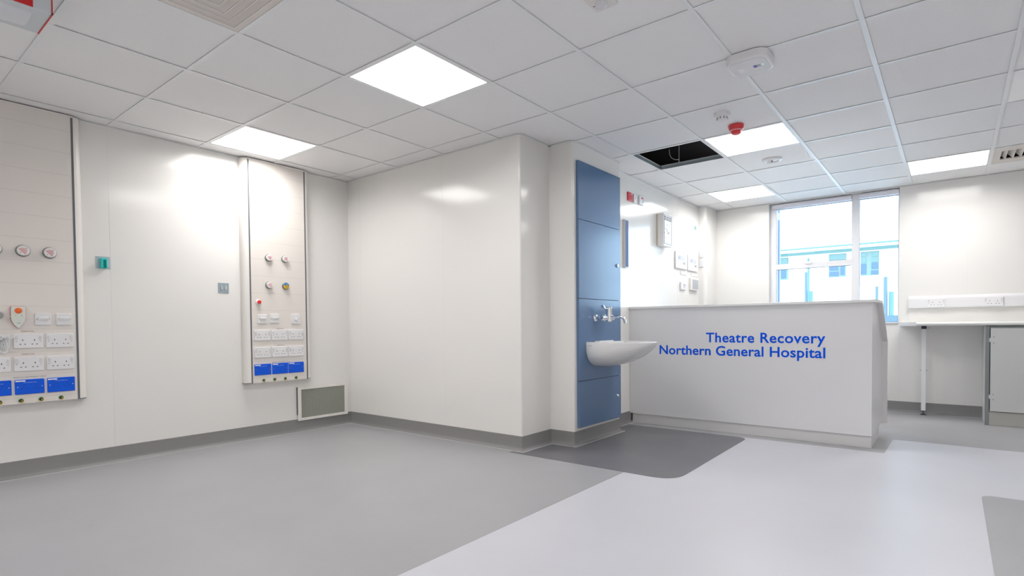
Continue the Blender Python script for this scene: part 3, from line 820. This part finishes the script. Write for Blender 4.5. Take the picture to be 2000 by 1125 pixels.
t = thing('basin_mixer_tap', 'chrome wall-mounted lever mixer tap above the basin', 'tap', (BP, 3.342, 1.012), R90)
for sx in (-1, 1):
    b = B(); b.lathe([(0.030, 0), (0.030, 0.006), (0.026, 0.012), (0.016, 0.015), (0.014, 0.045), (0.014, 0.062)], 'y', c=(sx*0.075, 0, 0), n=24, sgn=-1); b.build('inlet_flange', [CHROME], t)
b = B(); b.lathe([(0.016, -0.098), (0.021, -0.094), (0.021, 0.094), (0.016, 0.098)], 'x', c=(0, -0.072, 0), n=24); b.build('body', [CHROME], t)
b = B(); b.lathe([(0.020, -0.030), (0.025, -0.026), (0.025, 0.03), (0.024, 0.085), (0.022, 0.090), (0.001, 0.091)], 'z', c=(0.01, -0.082, 0), n=24); b.build('cartridge', [CHROME], t)
b = B(); b.tube([(0.01, -0.080, 0.075), (-0.02, -0.076, 0.076), (-0.042, -0.072, 0.081), (-0.062, -0.068, 0.092)], [0.006, 0.006, 0.007, 0.011], 12); b.lathe([(0.012, -0.012), (0.013, 0.0), (0.011, 0.011), (0.001, 0.013)], 'x', c=(-0.064, -0.067, 0.094), n=14); b.build('lever', [CHROME], t)
b = B(); sp = [(0.01, -0.09, 0.012), (0.01, -0.14, 0.012), (0.01, -0.175, 0.012)]
for k in range(1, 8):
    a = k/7*PI*0.42; sp.append((0.01, -0.175-0.055*math.sin(a), 0.012-0.055*(1-math.cos(a))))
sp.append((0.01, sp[-1][1]-0.004, sp[-1][2]-0.016))
b.tube(sp, 0.0115, 14); b.build('spout', [CHROME], t)

# ------------------------------------------------------------------ reception desk
DX0, DX1, DY = KX+0.002, 4.246, 4.2
t = thing('reception_desk', 'white reception desk with blue hospital lettering on its front', 'desk', (DX0, DY, 0))
L = DX1-DX0
b = B(); b.box(0, L-0.030, 0, 0.022, 0.096, 1.106); b.build('front_panel', [DESKW], t)
b = B(); prof = [(0.0, 0.096), (0.0, 1.106), (0.36, 1.106), (0.80, 0.78), (0.80, 0.096)]
b.prism(prof, 'x', L-0.030, L); b.build('side_panel', [DESKW], t)
b = B(); b.box(0, L-0.032, 0.34, 0.36, 0.76, 1.106); b.build('inner_panel', [DESKW], t)
b = B(); b.box(-0.0, L+0.036, -0.012, 0.37, 1.106, 1.128, bev=0.002); b.build('top_shelf', [DESKT], t)
b = B(); b.box(0, L-0.032, 0.24, 0.80, 0.72, 0.745, bev=0.002); b.build('worktop', [DESKT], t)
b = B(); b.box(0.004, L-0.004, 0.022, 0.040, 0.0012, 0.096); b.box(L-0.022, L-0.004, 0.040, 0.60, 0.0012, 0.096); b.build('kick_board', [DESKK], t)
b = B(); b.box(0.002, 0.012, 0.016, 0.020, 0.0012, 0.094); b.build('kick_edge', [STRIP], t)
b = B()
o0 = [(0.36, 1.106), (0.80, 0.79), (0.80, 0.085)]; o1 = [(0.41, 1.106), (0.845, 0.795), (0.845, 0.085)]
poly = o0+o1[::-1]
b.prism(poly, 'x', L-0.030, L+0.034); b.build('edge_lipping', [mat('lipping', (0.83, 0.815, 0.81), 0.35)], t)
b = B(); b.box(0, 0.018, 0.022, 0.80, 0.02, 0.70); b.build('wall_side_panel', [DESKW], t)
text('lettering', 'Theatre Recovery', LETTER, t, 2.997-DX0, 3.936-DX0, 0.793, 0.878, -0.0002, 0.0012, bold=0.017, spacing=1.06)
text('lettering', 'Northern General Hospital', LETTER, t, 2.560-DX0, 3.936-DX0, 0.677, 0.761, -0.0002, 0.0012, bold=0.017, spacing=1.02)

# ------------------------------------------------------------------ clock wall fittings
def kw(y, z): return (KX, y, z)
t = thing('fire_call_point', 'small red fire call point high on the wall beside the blue panel', 'call point', kw(4.205, 2.193), R90)
b = B(); b.box(-0.046, 0.046, -0.014, 0, -0.042, 0.042, bev=0.004); b.build('housing', [REDA], t)
b = B(); b.box(-0.018, 0.018, -0.0155, -0.0135, -0.020, 0.012); b.build('face', [mat('call_face', (0.55, 0.03, 0.10), 0.4)], t)
b = B(); b.lathe([(0.008, 0.0135), (0.008, 0.0155)], 'y', c=(0.028, 0, 0.026), n=14, sgn=-1); b.build('key_hole', [WLAB], t)
t = thing('switch_plate', 'white switch plate between the red call point and red labelled plate', 'switch', kw(4.322, 2.193), R90)
b = B(); b.box(-0.040, 0.040, -0.012, 0, -0.041, 0.041, bev=0.004); b.build('plate', [PLAST], t)
b = B(); b.box(-0.041, -0.036, -0.0125, -0.002, -0.04, 0.04); b.build('red_edge', [mat('pink_edge', (0.75, 0.45, 0.48), 0.4)], t)
b = B(); b.box(-0.010, -0.004, -0.014, -0.0115, -0.002, 0.012); b.build('key_slot', [GREYK], t)
t = thing('key_switch', 'white wall unit with a small red label, third beside the call point', 'switch', kw(4.440, 2.193), R90)
b = B(); b.box(-0.046, 0.046, -0.02, 0, -0.042, 0.042, bev=0.004); b.build('housing', [PLAST], t)
b = B(); b.box(-0.010, 0.034, -0.0212, -0.0198, 0.018, 0.032); b.build('red_label', [REDP], t)
b = B(); b.box(0.022, 0.034, -0.0212, -0.0198, -0.024, 0.008); b.build('grey_print', [PRT], t)
t = thing('blue_wall_strip', 'narrow vertical blue strip in a pale grey frame on the clock wall', 'wall strip', kw(4.058, 1.726), R90)
b = B(); b.box(0, 0.070, -0.030, 0, -0.228, 0.228, bev=0.002); b.build('frame', [FRAMEB], t)
b = B(); b.box(0.006, 0.066, -0.0315, -0.0295, -0.220, 0.220); b.build('blue_inlay', [BLUEIN], t)

# clock
t = thing('wall_clock', 'white rectangular wall clock with three date windows above the dial', 'clock', kw(4.942, 1.958), R90)
b = B(); b.box(-0.106, 0.106, -0.080, -0.008, -0.172, 0.172, bev=0.006); b.build('case', [mat('clock_case', (0.85, 0.85, 0.84), 0.3)], t)
b = B(); b.box(-0.112, 0.100, -0.008, 0, -0.160, 0.165); b.build('back_plate', [mat('clock_back', (0.62, 0.52, 0.40), 0.5)], t)
b = B(); yf = -0.0800
for (x0, x1, z0, z1) in ((-0.094, 0.096, -0.151, -0.147), (-0.094, 0.096, 0.152, 0.156), (-0.094, -0.091, -0.149, 0.154), (0.092, 0.096, -0.149, 0.154)): b.box(x0, x1, yf-0.003, yf+0.001, z0, z1)
b.build('face_rim', [GREYR], t)
b = B(); b.box(-0.091, 0.092, yf-0.001, yf+0.001, -0.147, 0.152); fc = b.build('dial', [WLAB], t)
for k in range(3):
    x = -0.060+k*0.060
    b = B(); b.box(x-0.024, x+0.024, yf-0.002, yf-0.0008, 0.098, 0.142); dw = b.build('date_window', [DATED], fc)
    b = B(); b.box(x-0.014, x-0.004, yf-0.0025, yf-0.0018, 0.108, 0.132); b.box(x+0.004, x+0.014, yf-0.0025, yf-0.0018, 0.108, 0.132); b.box(x-0.020, x+0.020, yf-0.0025, yf-0.0018, 0.119, 0.1205); b.build('date_flap', [mat('flap_pale', (0.5, 0.5, 0.52), 0.4)], dw)
cz = -0.036
for h_ in range(1, 13):
    a = h_/12*2*PI; r_ = 0.078
    x, z = r_*math.sin(a), cz+r_*1.16*math.cos(a)
    wd = 0.002 if h_ == 1 else 0.007 if h_ < 10 else 0.009 if h_ == 11 else 0.013
    text('numeral', str(h_), GREYR, fc, x-wd/2, x+wd/2, z-0.007, z+0.007, yf-0.001, 0.0004)
def hand(a, l, wd, m):
    b = B(); b.box(-wd/2, wd/2, yf-0.004, yf-0.003, -0.010, l); o = b.build('hand', [m], t); o.location = (0.004, 0, cz); o.rotation_euler = (0, a, 0)
hand(math.radians(62), 0.046, 0.005, GREYR); hand(math.radians(-50), 0.070, 0.004, GREYR)
b = B(); b.lathe([(0.006, 0.0025), (0.006, 0.0055)], 'y', c=(0.004, yf, cz), n=14, sgn=-1); b.build('hub', [GREYR], t)

# control panels, thermostat, etc
def control_panel(y, z, label, w_, h_):
    t = thing('control_panel', label, 'control panel', kw(y, z), R90, 'white instrument panels on the clock wall')
    b = B(); b.box(-w_/2, w_/2, -0.020, 0, -h_/2, h_/2, bev=0.004); b.build('plate', [PLAST], t)
    b = B(); b.box(-w_*0.30, w_*0.36, -0.0215, -0.0195, -h_*0.26, h_*0.30); d_ = b.build('display', [mat('display_pale', (0.70, 0.74, 0.80), 0.4)], t)
    b = B()
    for k in range(3):
        for q in range(3):
            x = w_*(0.02+0.11*k); z_ = h_*(0.04+0.085*q)
            b.box(x-w_*0.035, x+w_*0.035, -0.0222, -0.0214, z_-h_*0.028, z_+h_*0.028)
    b.box(-w_*0.28, -w_*0.06, -0.0222, -0.0214, h_*0.03, h_*0.27)
    b.build('buttons', [PRT], d_)
    b = B(); b.box(w_*0.16, w_*0.32, -0.0222, -0.0214, -h_*0.20, -h_*0.15); b.box(w_*0.14, w_*0.20, -0.0222, -0.0214, -h_*0.16, -h_*0.10); b.box(w_*0.24, w_*0.33, -0.0222, -0.0214, -h_*0.10, -h_*0.07); b.box(-w_*0.30, -w_*0.26, -0.0222, -0.0214, h_*0.08, h_*0.16); b.build('dark_marks', [DATED], d_)
    return t
control_panel(5.478, 1.688, 'white instrument panel with grey display, left of two under the clock', 0.33, 0.19)
control_panel(5.843, 1.683, 'white instrument panel with grey display, right of two, by the corner', 0.31, 0.185)
for y, l in ((5.58, 'left'), (5.92, 'right')):
    b = B(); b.box(-0.10, 0.10, -0.006, 0, -0.018, 0.018, bev=0.001); o = b.build('label_holder', [PLAST]); o.location = kw(y, 1.548); o.rotation_euler = (0, 0, R90)
    tag(o, 'slim white label holder just under the %s instrument panel' % l, 'label holder', 'label holders under the instrument panels')
t = thing('thermostat', 'small white thermostat with grey print, left of the grey screen', 'thermostat', kw(5.545, 1.398), R90)
b = B(); b.box(-0.078, 0.078, -0.018, 0, -0.044, 0.044, bev=0.004); b.build('plate', [PLAST], t)
b = B(); b.box(-0.005, 0.05, -0.0192, -0.0178, -0.006, 0.024); b.build('print', [PRT], t)
b = B(); b.box(0.0, 0.03, -0.0192, -0.0178, -0.026, -0.012); b.build('button', [PLAST2], t)
t = thing('wall_screen', 'white framed small grey screen on the clock wall near the corner', 'screen', kw(5.875, 1.432), R90)
b = B(); b.box(-0.125, 0.125, -0.028, 0, -0.073, 0.073, bev=0.004); b.build('frame', [CREAML], t)
b = B(); b.box(-0.080, 0.112, -0.0294, -0.0275, -0.058, 0.058); b.build('screen', [SCREEN], t)
b = B(); b.box(-0.032, 0.038, -0.001, 0, -0.022, 0.022); o = b.build('wall_sign', [SIGNT]); o.location = kw(5.955, 2.124); o.rotation_euler = (0, 0, R90)
tag(o, 'tiny teal sign on the clock wall near the corner', 'sign')
b = B(); b.box(-0.03, 0.036, -0.001, 0, -0.024, 0.024); o = b.build('wall_sign', [SIGNP]); o.location = kw(5.955, 2.035); o.rotation_euler = (0, 0, R90)
tag(o, 'tiny pale sign directly below the teal sign', 'sign')
for z, l in ((1.82, 'upper'), (1.70, 'lower')):
    b = B(); b.box(-0.022, 0.022, -0.012, 0, -0.045, 0.045, bev=0.002); o = b.build('boxing_plate', [PLAST]); o.location = (KX+0.045, BOX_Y, z)
    tag(o, '%s of two small white plates on the corner boxing' % l, 'plate', 'plates on the corner boxing')

# ------------------------------------------------------------------ window
wr = bpy.data.objects.new('window_1', None); COL.objects.link(wr); wr['kind'] = 'structure'; wr.location = (0, EY+0.06, 0)
def wpart(name, b, m): return b.build(name, m, wr)
fy0, fy1 = 0.0, 0.06
g0z, g1z = 0.958, 2.322
xl0, xl1, xr0, xr1 = 3.038, 3.824, 3.897, 4.256
zt0, zt1 = 1.602, 1.666
b = B()
for (x0, x1, z0, z1) in ((WX0, xl0, WZ0, WZ1), (xr1, WX1, WZ0, WZ1), (xl0, xr1, g1z, WZ1), (xl0, xr1, WZ0, g0z)): b.box(x0, x1, fy0, fy1, z0, z1)
wpart('frame', b, [UPVC])
b = B(); b.box(xl1, xr0, fy0-0.004, fy1, g0z, g1z); wpart('mullion', b, [UPVC])
b = B(); b.box(xl0, xl1, fy0-0.004, fy1, zt0, zt1); wpart('transom', b, [UPVC])
b = B(); b.box(3.36, 3.42, fy0-0.018, fy0-0.004, zt1-0.02, zt1+0.01, bev=0.003); wpart('catch', b, [UPVC])
for (x0, x1) in ((WX0+0.03, xl1), (xr0, WX1-0.004)):
    b = B(); pr = [(-0.001, g1z+0.004)]
    for k in range(7):
        a = -PI/2+k/6*PI; pr.append((-0.024-0.026*math.cos(a), g1z+0.033+0.028*math.sin(a)))
    pr.append((-0.001, g1z+0.061))
    b.prism(pr, 'x', x0, x1); wpart('head_cover', b, [mat('head_cover', (0.80, 0.79, 0.86), 0.12)])
for (x0, x1, z0, z1) in ((xl0, xl1, zt1, g1z), (xl0, xl1, g0z, zt0), (xr0, xr1, g0z, g1z)):
    b = B(); b.box(x0, x1, 0.026, 0.032, z0, z1); gl = wpart('pane', b, [GLASS])
    b = B(); g = 0.0035
    for (a0, a1, c0, c1) in ((x0, x1, z0, z0+g), (x0, x1, z1-g, z1), (x0, x0+g, z0, z1), (x1-g, x1, z0, z1)): b.box(a0, a1, 0.020, 0.026, c0, c1)
    b.build('gasket', [GASK], gl)
b = B(); b.box(WX0+0.001, WX1-0.001, EY-0.012, EY+0.0595, WZ0-0.0005, WZ0+0.012, bev=0.002); struct('trim_sill', b, [UPVC])

# ------------------------------------------------------------------ counter on the end wall
CX0, CYF, CZ0, CZ1 = 4.29, 5.955, 0.918, 0.954
t = thing('worktop', 'long white worktop with rounded front edge under the window wall sockets', 'worktop', (0, 0, 0))
b = B(); r = 0.017; xe = XR-0.002
prof = [(EY-0.002, CZ0), (EY-0.002, CZ1)]
for k in range(9):
    a = PI/2+k/8*PI; prof.append((CYF+r+r*math.cos(a), (CZ0+CZ1)/2+(CZ1-CZ0)/2*math.sin(a)))
b.prism(prof, 'x', CX0+0.15, xe)
b.prism([(CX0+0.15, CYF), (CX0+0.15, EY-0.002), (CX0, EY-0.002), (CX0, CYF+0.12)], 'z', CZ0, CZ1)
b.build('slab', [WORKT], t)
b = B(); v0, v1 = Vector((CX0, CYF+0.12)), Vector((CX0+0.15, CYF)); n = Vector((v1-v0)); n = Vector((n.y, -n.x)).normalized()*0.0015
b.prism([tuple(v0), tuple(v1), tuple(v1+n), tuple(v0+n)], 'z', CZ0, CZ1); b.build('corner_edge', [WEDGE], t)
b = B(); b.box(CX0+0.065, xe, EY-0.022, EY-0.002, CZ1, 1.0975); b.build('upstand', [UPST], t)
# leg of the worktop
lt = t
b = B(); b.box(4.470, 4.507, 6.33, 6.367, 0.045, 0.885); lg = b.build('leg', [mat('leg_white', (0.85, 0.86, 0.88), 0.35)], t)
b = B(); b.box(4.467, 4.510, 6.327, 6.370, 0.885, CZ0); b.build('leg_cap', [BLACK], lg)
b = B(); b.box(4.468, 4.509, 6.328, 6.369, 0.035, 0.045); b.lathe([(0.028, 0.0015), (0.028, 0.006), (0.012, 0.012), (0.007, 0.014), (0.006, 0.036)], 'z', c=(4.4885, 6.3485, 0), n=20); b.build('foot', [mat('foot_dark', (0.09, 0.09, 0.085), 0.35, metal=0.3)], lg)
for sx in (-1, 1):
    b = B(); b.lathe([(0.004, 0), (0.004, 0.012), (0.002, 0.014)], 'x', c=(4.4885+sx*0.0185, 6.3485, 0.46), n=12, sgn=sx); b.build('bolt', [SCREW], lg)
b = B(); b.lathe([(0.004, 0), (0.004, 0.02)], 'x', c=(4.515, 6.345, 0.895), n=10); b.build('bolt', [SCREW], lg)

t = thing('dado_trunking', 'white plastic wall trunking running above the worktop upstand', 'trunking', (0, 0, 0))
TX0 = 4.352
b = B(); prof = [(EY-0.0008, 1.098), (EY-0.044, 1.098), (EY-0.048, 1.102), (EY-0.048, 1.190)]
for k in range(1, 7):
    a = k/6*PI/2; prof.append((EY-0.048+0.030*(1-math.cos(a)), 1.190+0.036*math.sin(a)))
prof += [(EY-0.0008, 1.226)]
b.prism(prof, 'x', TX0, xe); b.build('body', [PLAST], t)
b = B(); b.box(TX0+0.004, xe-0.01, EY-0.0495, EY-0.047, 1.108, 1.166); b.build('lid', [PLAST], t)
for z in (1.1065, 1.1675):
    b = B(); b.box(TX0+0.004, xe-0.01, EY-0.0487, EY-0.0479, z-0.001, z+0.001); b.build('groove', [JOINT], t)
ty = EY-0.0500
dup(s0, (4.585, ty, 1.150), 'white double socket on the trunking, nearer the window', rotz=0, group='double sockets on the trunking')
dup(s0, (5.030, ty, 1.151), 'white double socket on the trunking, nearer the right photo edge', rotz=0, group='double sockets on the trunking')

t = thing('base_cabinet', 'pale grey base cabinet with dark edged side under the worktop at the right', 'cabinet', (4.957, 5.97, 0))
cw, cd = 0.72, 0.475
b = B(); b.box(0, 0.018, 0.0, cd, 0.002, 0.914); b.build('side_panel', [DESKW], t)
b = B(); b.box(cw-0.018, cw, 0.0, cd, 0.002, 0.914); b.build('side_panel', [DESKW], t)
b = B(); b.box(0.0, 0.030, -0.004, 0.0, 0.002, 0.914); b.build('front_edge', [CABE], t)
b = B(); b.box(0.018, cw-0.018, 0.004, cd, 0.125, 0.14); b.box(0.018, cw-0.018, 0.004, cd, 0.895, 0.912); b.box(0.018, cw-0.018, cd-0.01, cd, 0.14, 0.895); b.build('carcass', [CABE], t)
b = B(); b.box(0.036, cw-0.002, -0.020, -0.001, 0.132, 0.894, bev=0.001); dr = b.build('door', [CABD], t)
for z in (0.815, 0.758, 0.288, 0.240):
    b = B(); b.lathe([(0.0048, 0.0195), (0.0042, 0.0215)], 'y', c=(0.058, 0, z), n=12, sgn=-1); b.build('hinge_screw', [GREYR], dr)
for z in (0.786, 0.264):
    b = B(); b.box(0.028, 0.037, -0.012, -0.003, z-0.018, z+0.018); b.build('hinge', [STEELL], dr)
b = B(); b.box(0.030, cw, 0.000, 0.016, 0.002, 0.124); b.build('plinth', [CABP], t)

# ------------------------------------------------------------------ outside the window
CAM = Vector((4.719, -0.725, 0.954))
SF = (50+0.725)/(34+0.725)
def fx(x): return CAM.x+(x-CAM.x)*SF
def fz(z): return CAM.z+(z-CAM.z)*SF
FY = 50.0
t = thing('hospital_building', 'pale rendered building with cyan windows seen through the room window', 'building', (0, FY, -4.0))
zo = 4.0
b = B(); b.box(fx(-12), fx(8), 0, 9, 0, fz(5.0)+zo); b.build('wall', [EXTW], t)
b = B(); b.prism([(-0.9, fz(5.12)+zo), (9.0, fz(5.12)+zo+7.5), (9.0, fz(5.12)+zo+7.7), (-0.9, fz(5.12)+zo+0.25)], 'x', fx(-12), fx(8)); b.build('roof', [EXTR], t)
b = B(); b.box(fx(-12), fx(8), -0.9, -0.7, fz(5.13)+zo-0.12, fz(5.13)+zo); b.build('gutter', [EXTC], t)
b = B(); b.box(fx(-12), fx(8), -0.35, -0.1, fz(4.93)+zo-0.22, fz(4.93)+zo); b.build('fascia', [EXTC], t)
for (x0, x1) in ((-3.9, -2.69), (-0.65, 0.18), (0.84, 1.67), (3.2, 4.1), (-6.2, -5.3)):
    b = B(); X0, X1, Z0, Z1 = fx(x0), fx(x1), fz(3.45)+zo, fz(4.72)+zo
    b.box(X0, X1, -0.06, 0.0, Z0, Z1); fw = b.build('window', [EXTF], t)
    wd, ht = X1-X0, Z1-Z0
    panes = ((0.03, 0.34, 0.80, 0.97, EXTP2), (0.03, 0.30, 0.55, 0.76, EXTP2), (0.60, 0.97, 0.78, 0.97, EXTP2), (0.60, 0.97, 0.55, 0.75, EXTP2), (0.03, 0.32, 0.06, 0.50, EXTP), (0.60, 0.96, 0.26, 0.52, EXTP), (0.58, 0.97, 0.04, 0.20, EXTP)) if x0 > 0.5 else ((0.02, 0.97, 0.74, 0.98, EXTP2), (0.02, 0.56, 0.50, 0.70, EXTP2), (0.03, 0.55, 0.30, 0.46, EXTP), (0.03, 0.58, 0.05, 0.24, EXTP), (0.68, 0.90, 0.08, 0.50, EXTP), (0.66, 0.93, 0.54, 0.71, EXTP2))
    for (u0, u1, v0_, v1_, m) in panes:
        b = B(); b.box(X0+u0*wd, X0+u1*wd, -0.09, -0.055, Z0+v0_*ht, Z0+v1_*ht); b.build('pane', [m], fw)
b = B(); b.box(fx(-1.70), fx(-1.60), -0.14, -0.02, 0, fz(4.6)+zo); b.build('drainpipe', [EXTC], t)
# nearer flat roof with flues
RYY = 20.0; SN = (RYY+0.725)/(34+0.725)
def nx(x): return CAM.x+(x-CAM.x)*SN
def nz(z): return CAM.z+(z-CAM.z)*SN
rz = nz(1.3)
t = thing('flat_roof', 'low flat roof with a blue-grey edge outside the window', 'roof', (0, RYY, -4))
b = B(); b.box(-8, 9, -3.2, 3.0, rz+3.6, rz+3.95); b.build('deck', [EXTR], t)
b = B(); b.box(-8, 9, -3.3, -3.2, rz+3.5, rz+3.98); b.build('edge', [EXTB], t)
b = B(); b.box(-7.5, 8.5, -2.9, 2.8, 0, rz+3.6); b.build('wall', [EXTW], t)
def flue(x0, x1, ztop, label, m):
    X0, X1 = nx(x0), nx(x1); r = (X1-X0)/2; h = nz(ztop)-(rz-0.05)
    b = B(); b.lathe([(r, 0), (r, h-0.05), (r*1.0, h-0.05), (r, h)], 'z', n=16); b.lathe([(r*1.3, 0), (r*1.3, 0.05)], 'z', n=16)
    o = b.build('roof_flue', [m]); o.location = ((X0+X1)/2, RYY, rz-0.048)
    tag(o, label, 'flue', 'flues on the flat roof')
flue(-1.86, -1.70, 3.82, 'tall thin blue flue outside, left of the window mullion', EXTB)
flue(-1.62, -1.42, 2.75, 'short cyan flue outside beside the tall thin one on the left', EXTG)
flue(1.50, 1.64, 2.86, 'slim blue flue outside the right-hand window pane, leftmost there', EXTB)
flue(1.86, 2.05, 3.33, 'tallest blue flue outside the right-hand window pane', EXTB)
flue(2.10, 2.33, 2.55, 'wide cyan flue outside at the right window edge', EXTG)
b = B(); b.box(-1.5, 2.74, 8.0, 8.05, -4, 5.0); o = b.build('building_wing', [mat('wing_blue', (0.153, 0.173, 0.219), 0.6)])
tag(o, 'blue-grey edge of a nearby wing at the left side of the window', 'building')
b = B(); b.box(-40, 50, 7.0, 90, -4.2, -4.0); struct('ground_outside', b, [mat('outside_paving', (0.6, 0.6, 0.6), 0.9)])

# ------------------------------------------------------------------ light
wd = bpy.data.worlds.new('sky'); SC.world = wd; wd.use_nodes = True
bg = wd.node_tree.nodes['Background']
bg.inputs[0].default_value = (0.62, 0.81, 1.0, 1); bg.inputs[1].default_value = 6.5
# sky portal helps sampling of the daylight that enters the window
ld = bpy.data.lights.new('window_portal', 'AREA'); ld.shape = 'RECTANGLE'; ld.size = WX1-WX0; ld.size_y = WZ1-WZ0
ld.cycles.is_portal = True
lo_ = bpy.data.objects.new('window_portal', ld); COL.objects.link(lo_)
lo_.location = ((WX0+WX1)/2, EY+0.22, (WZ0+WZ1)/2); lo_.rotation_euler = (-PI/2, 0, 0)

# ------------------------------------------------------------------ camera (shift lens)
F, CXp, CYp = 1081.892, 1005.57, 662.574
cd_ = bpy.data.cameras.new('camera'); cam = bpy.data.objects.new('camera', cd_); COL.objects.link(cam)
cd_.sensor_fit = 'HORIZONTAL'; cd_.sensor_width = 36.0; cd_.lens = F*36/2000
cd_.shift_x = (1000-CXp)/2000; cd_.shift_y = (CYp-562.5)/2000
cd_.clip_start = 0.05; cd_.clip_end = 300
R = [[0.7846419179406564, 0.6198864825455341, -0.008820961837194916], [-0.00810720469042163, 0.024487192257180962, 0.9996672699690969], [-0.6198962282854411, 0.7843093306678717, -0.024239224096478187]]
rv, uv, fv = map(Vector, R)
M = Matrix((rv, uv, -fv)).transposed().to_4x4(); M.translation = (4.719072, -0.724673, 0.954022)
cam.matrix_world = M
SC.camera = cam
SC.view_settings.view_transform = 'Standard'; SC.view_settings.look = 'None'
SC.view_settings.gamma = 1.0; SC.view_settings.use_curve_mapping = False
SC.view_settings.exposure = 0.45
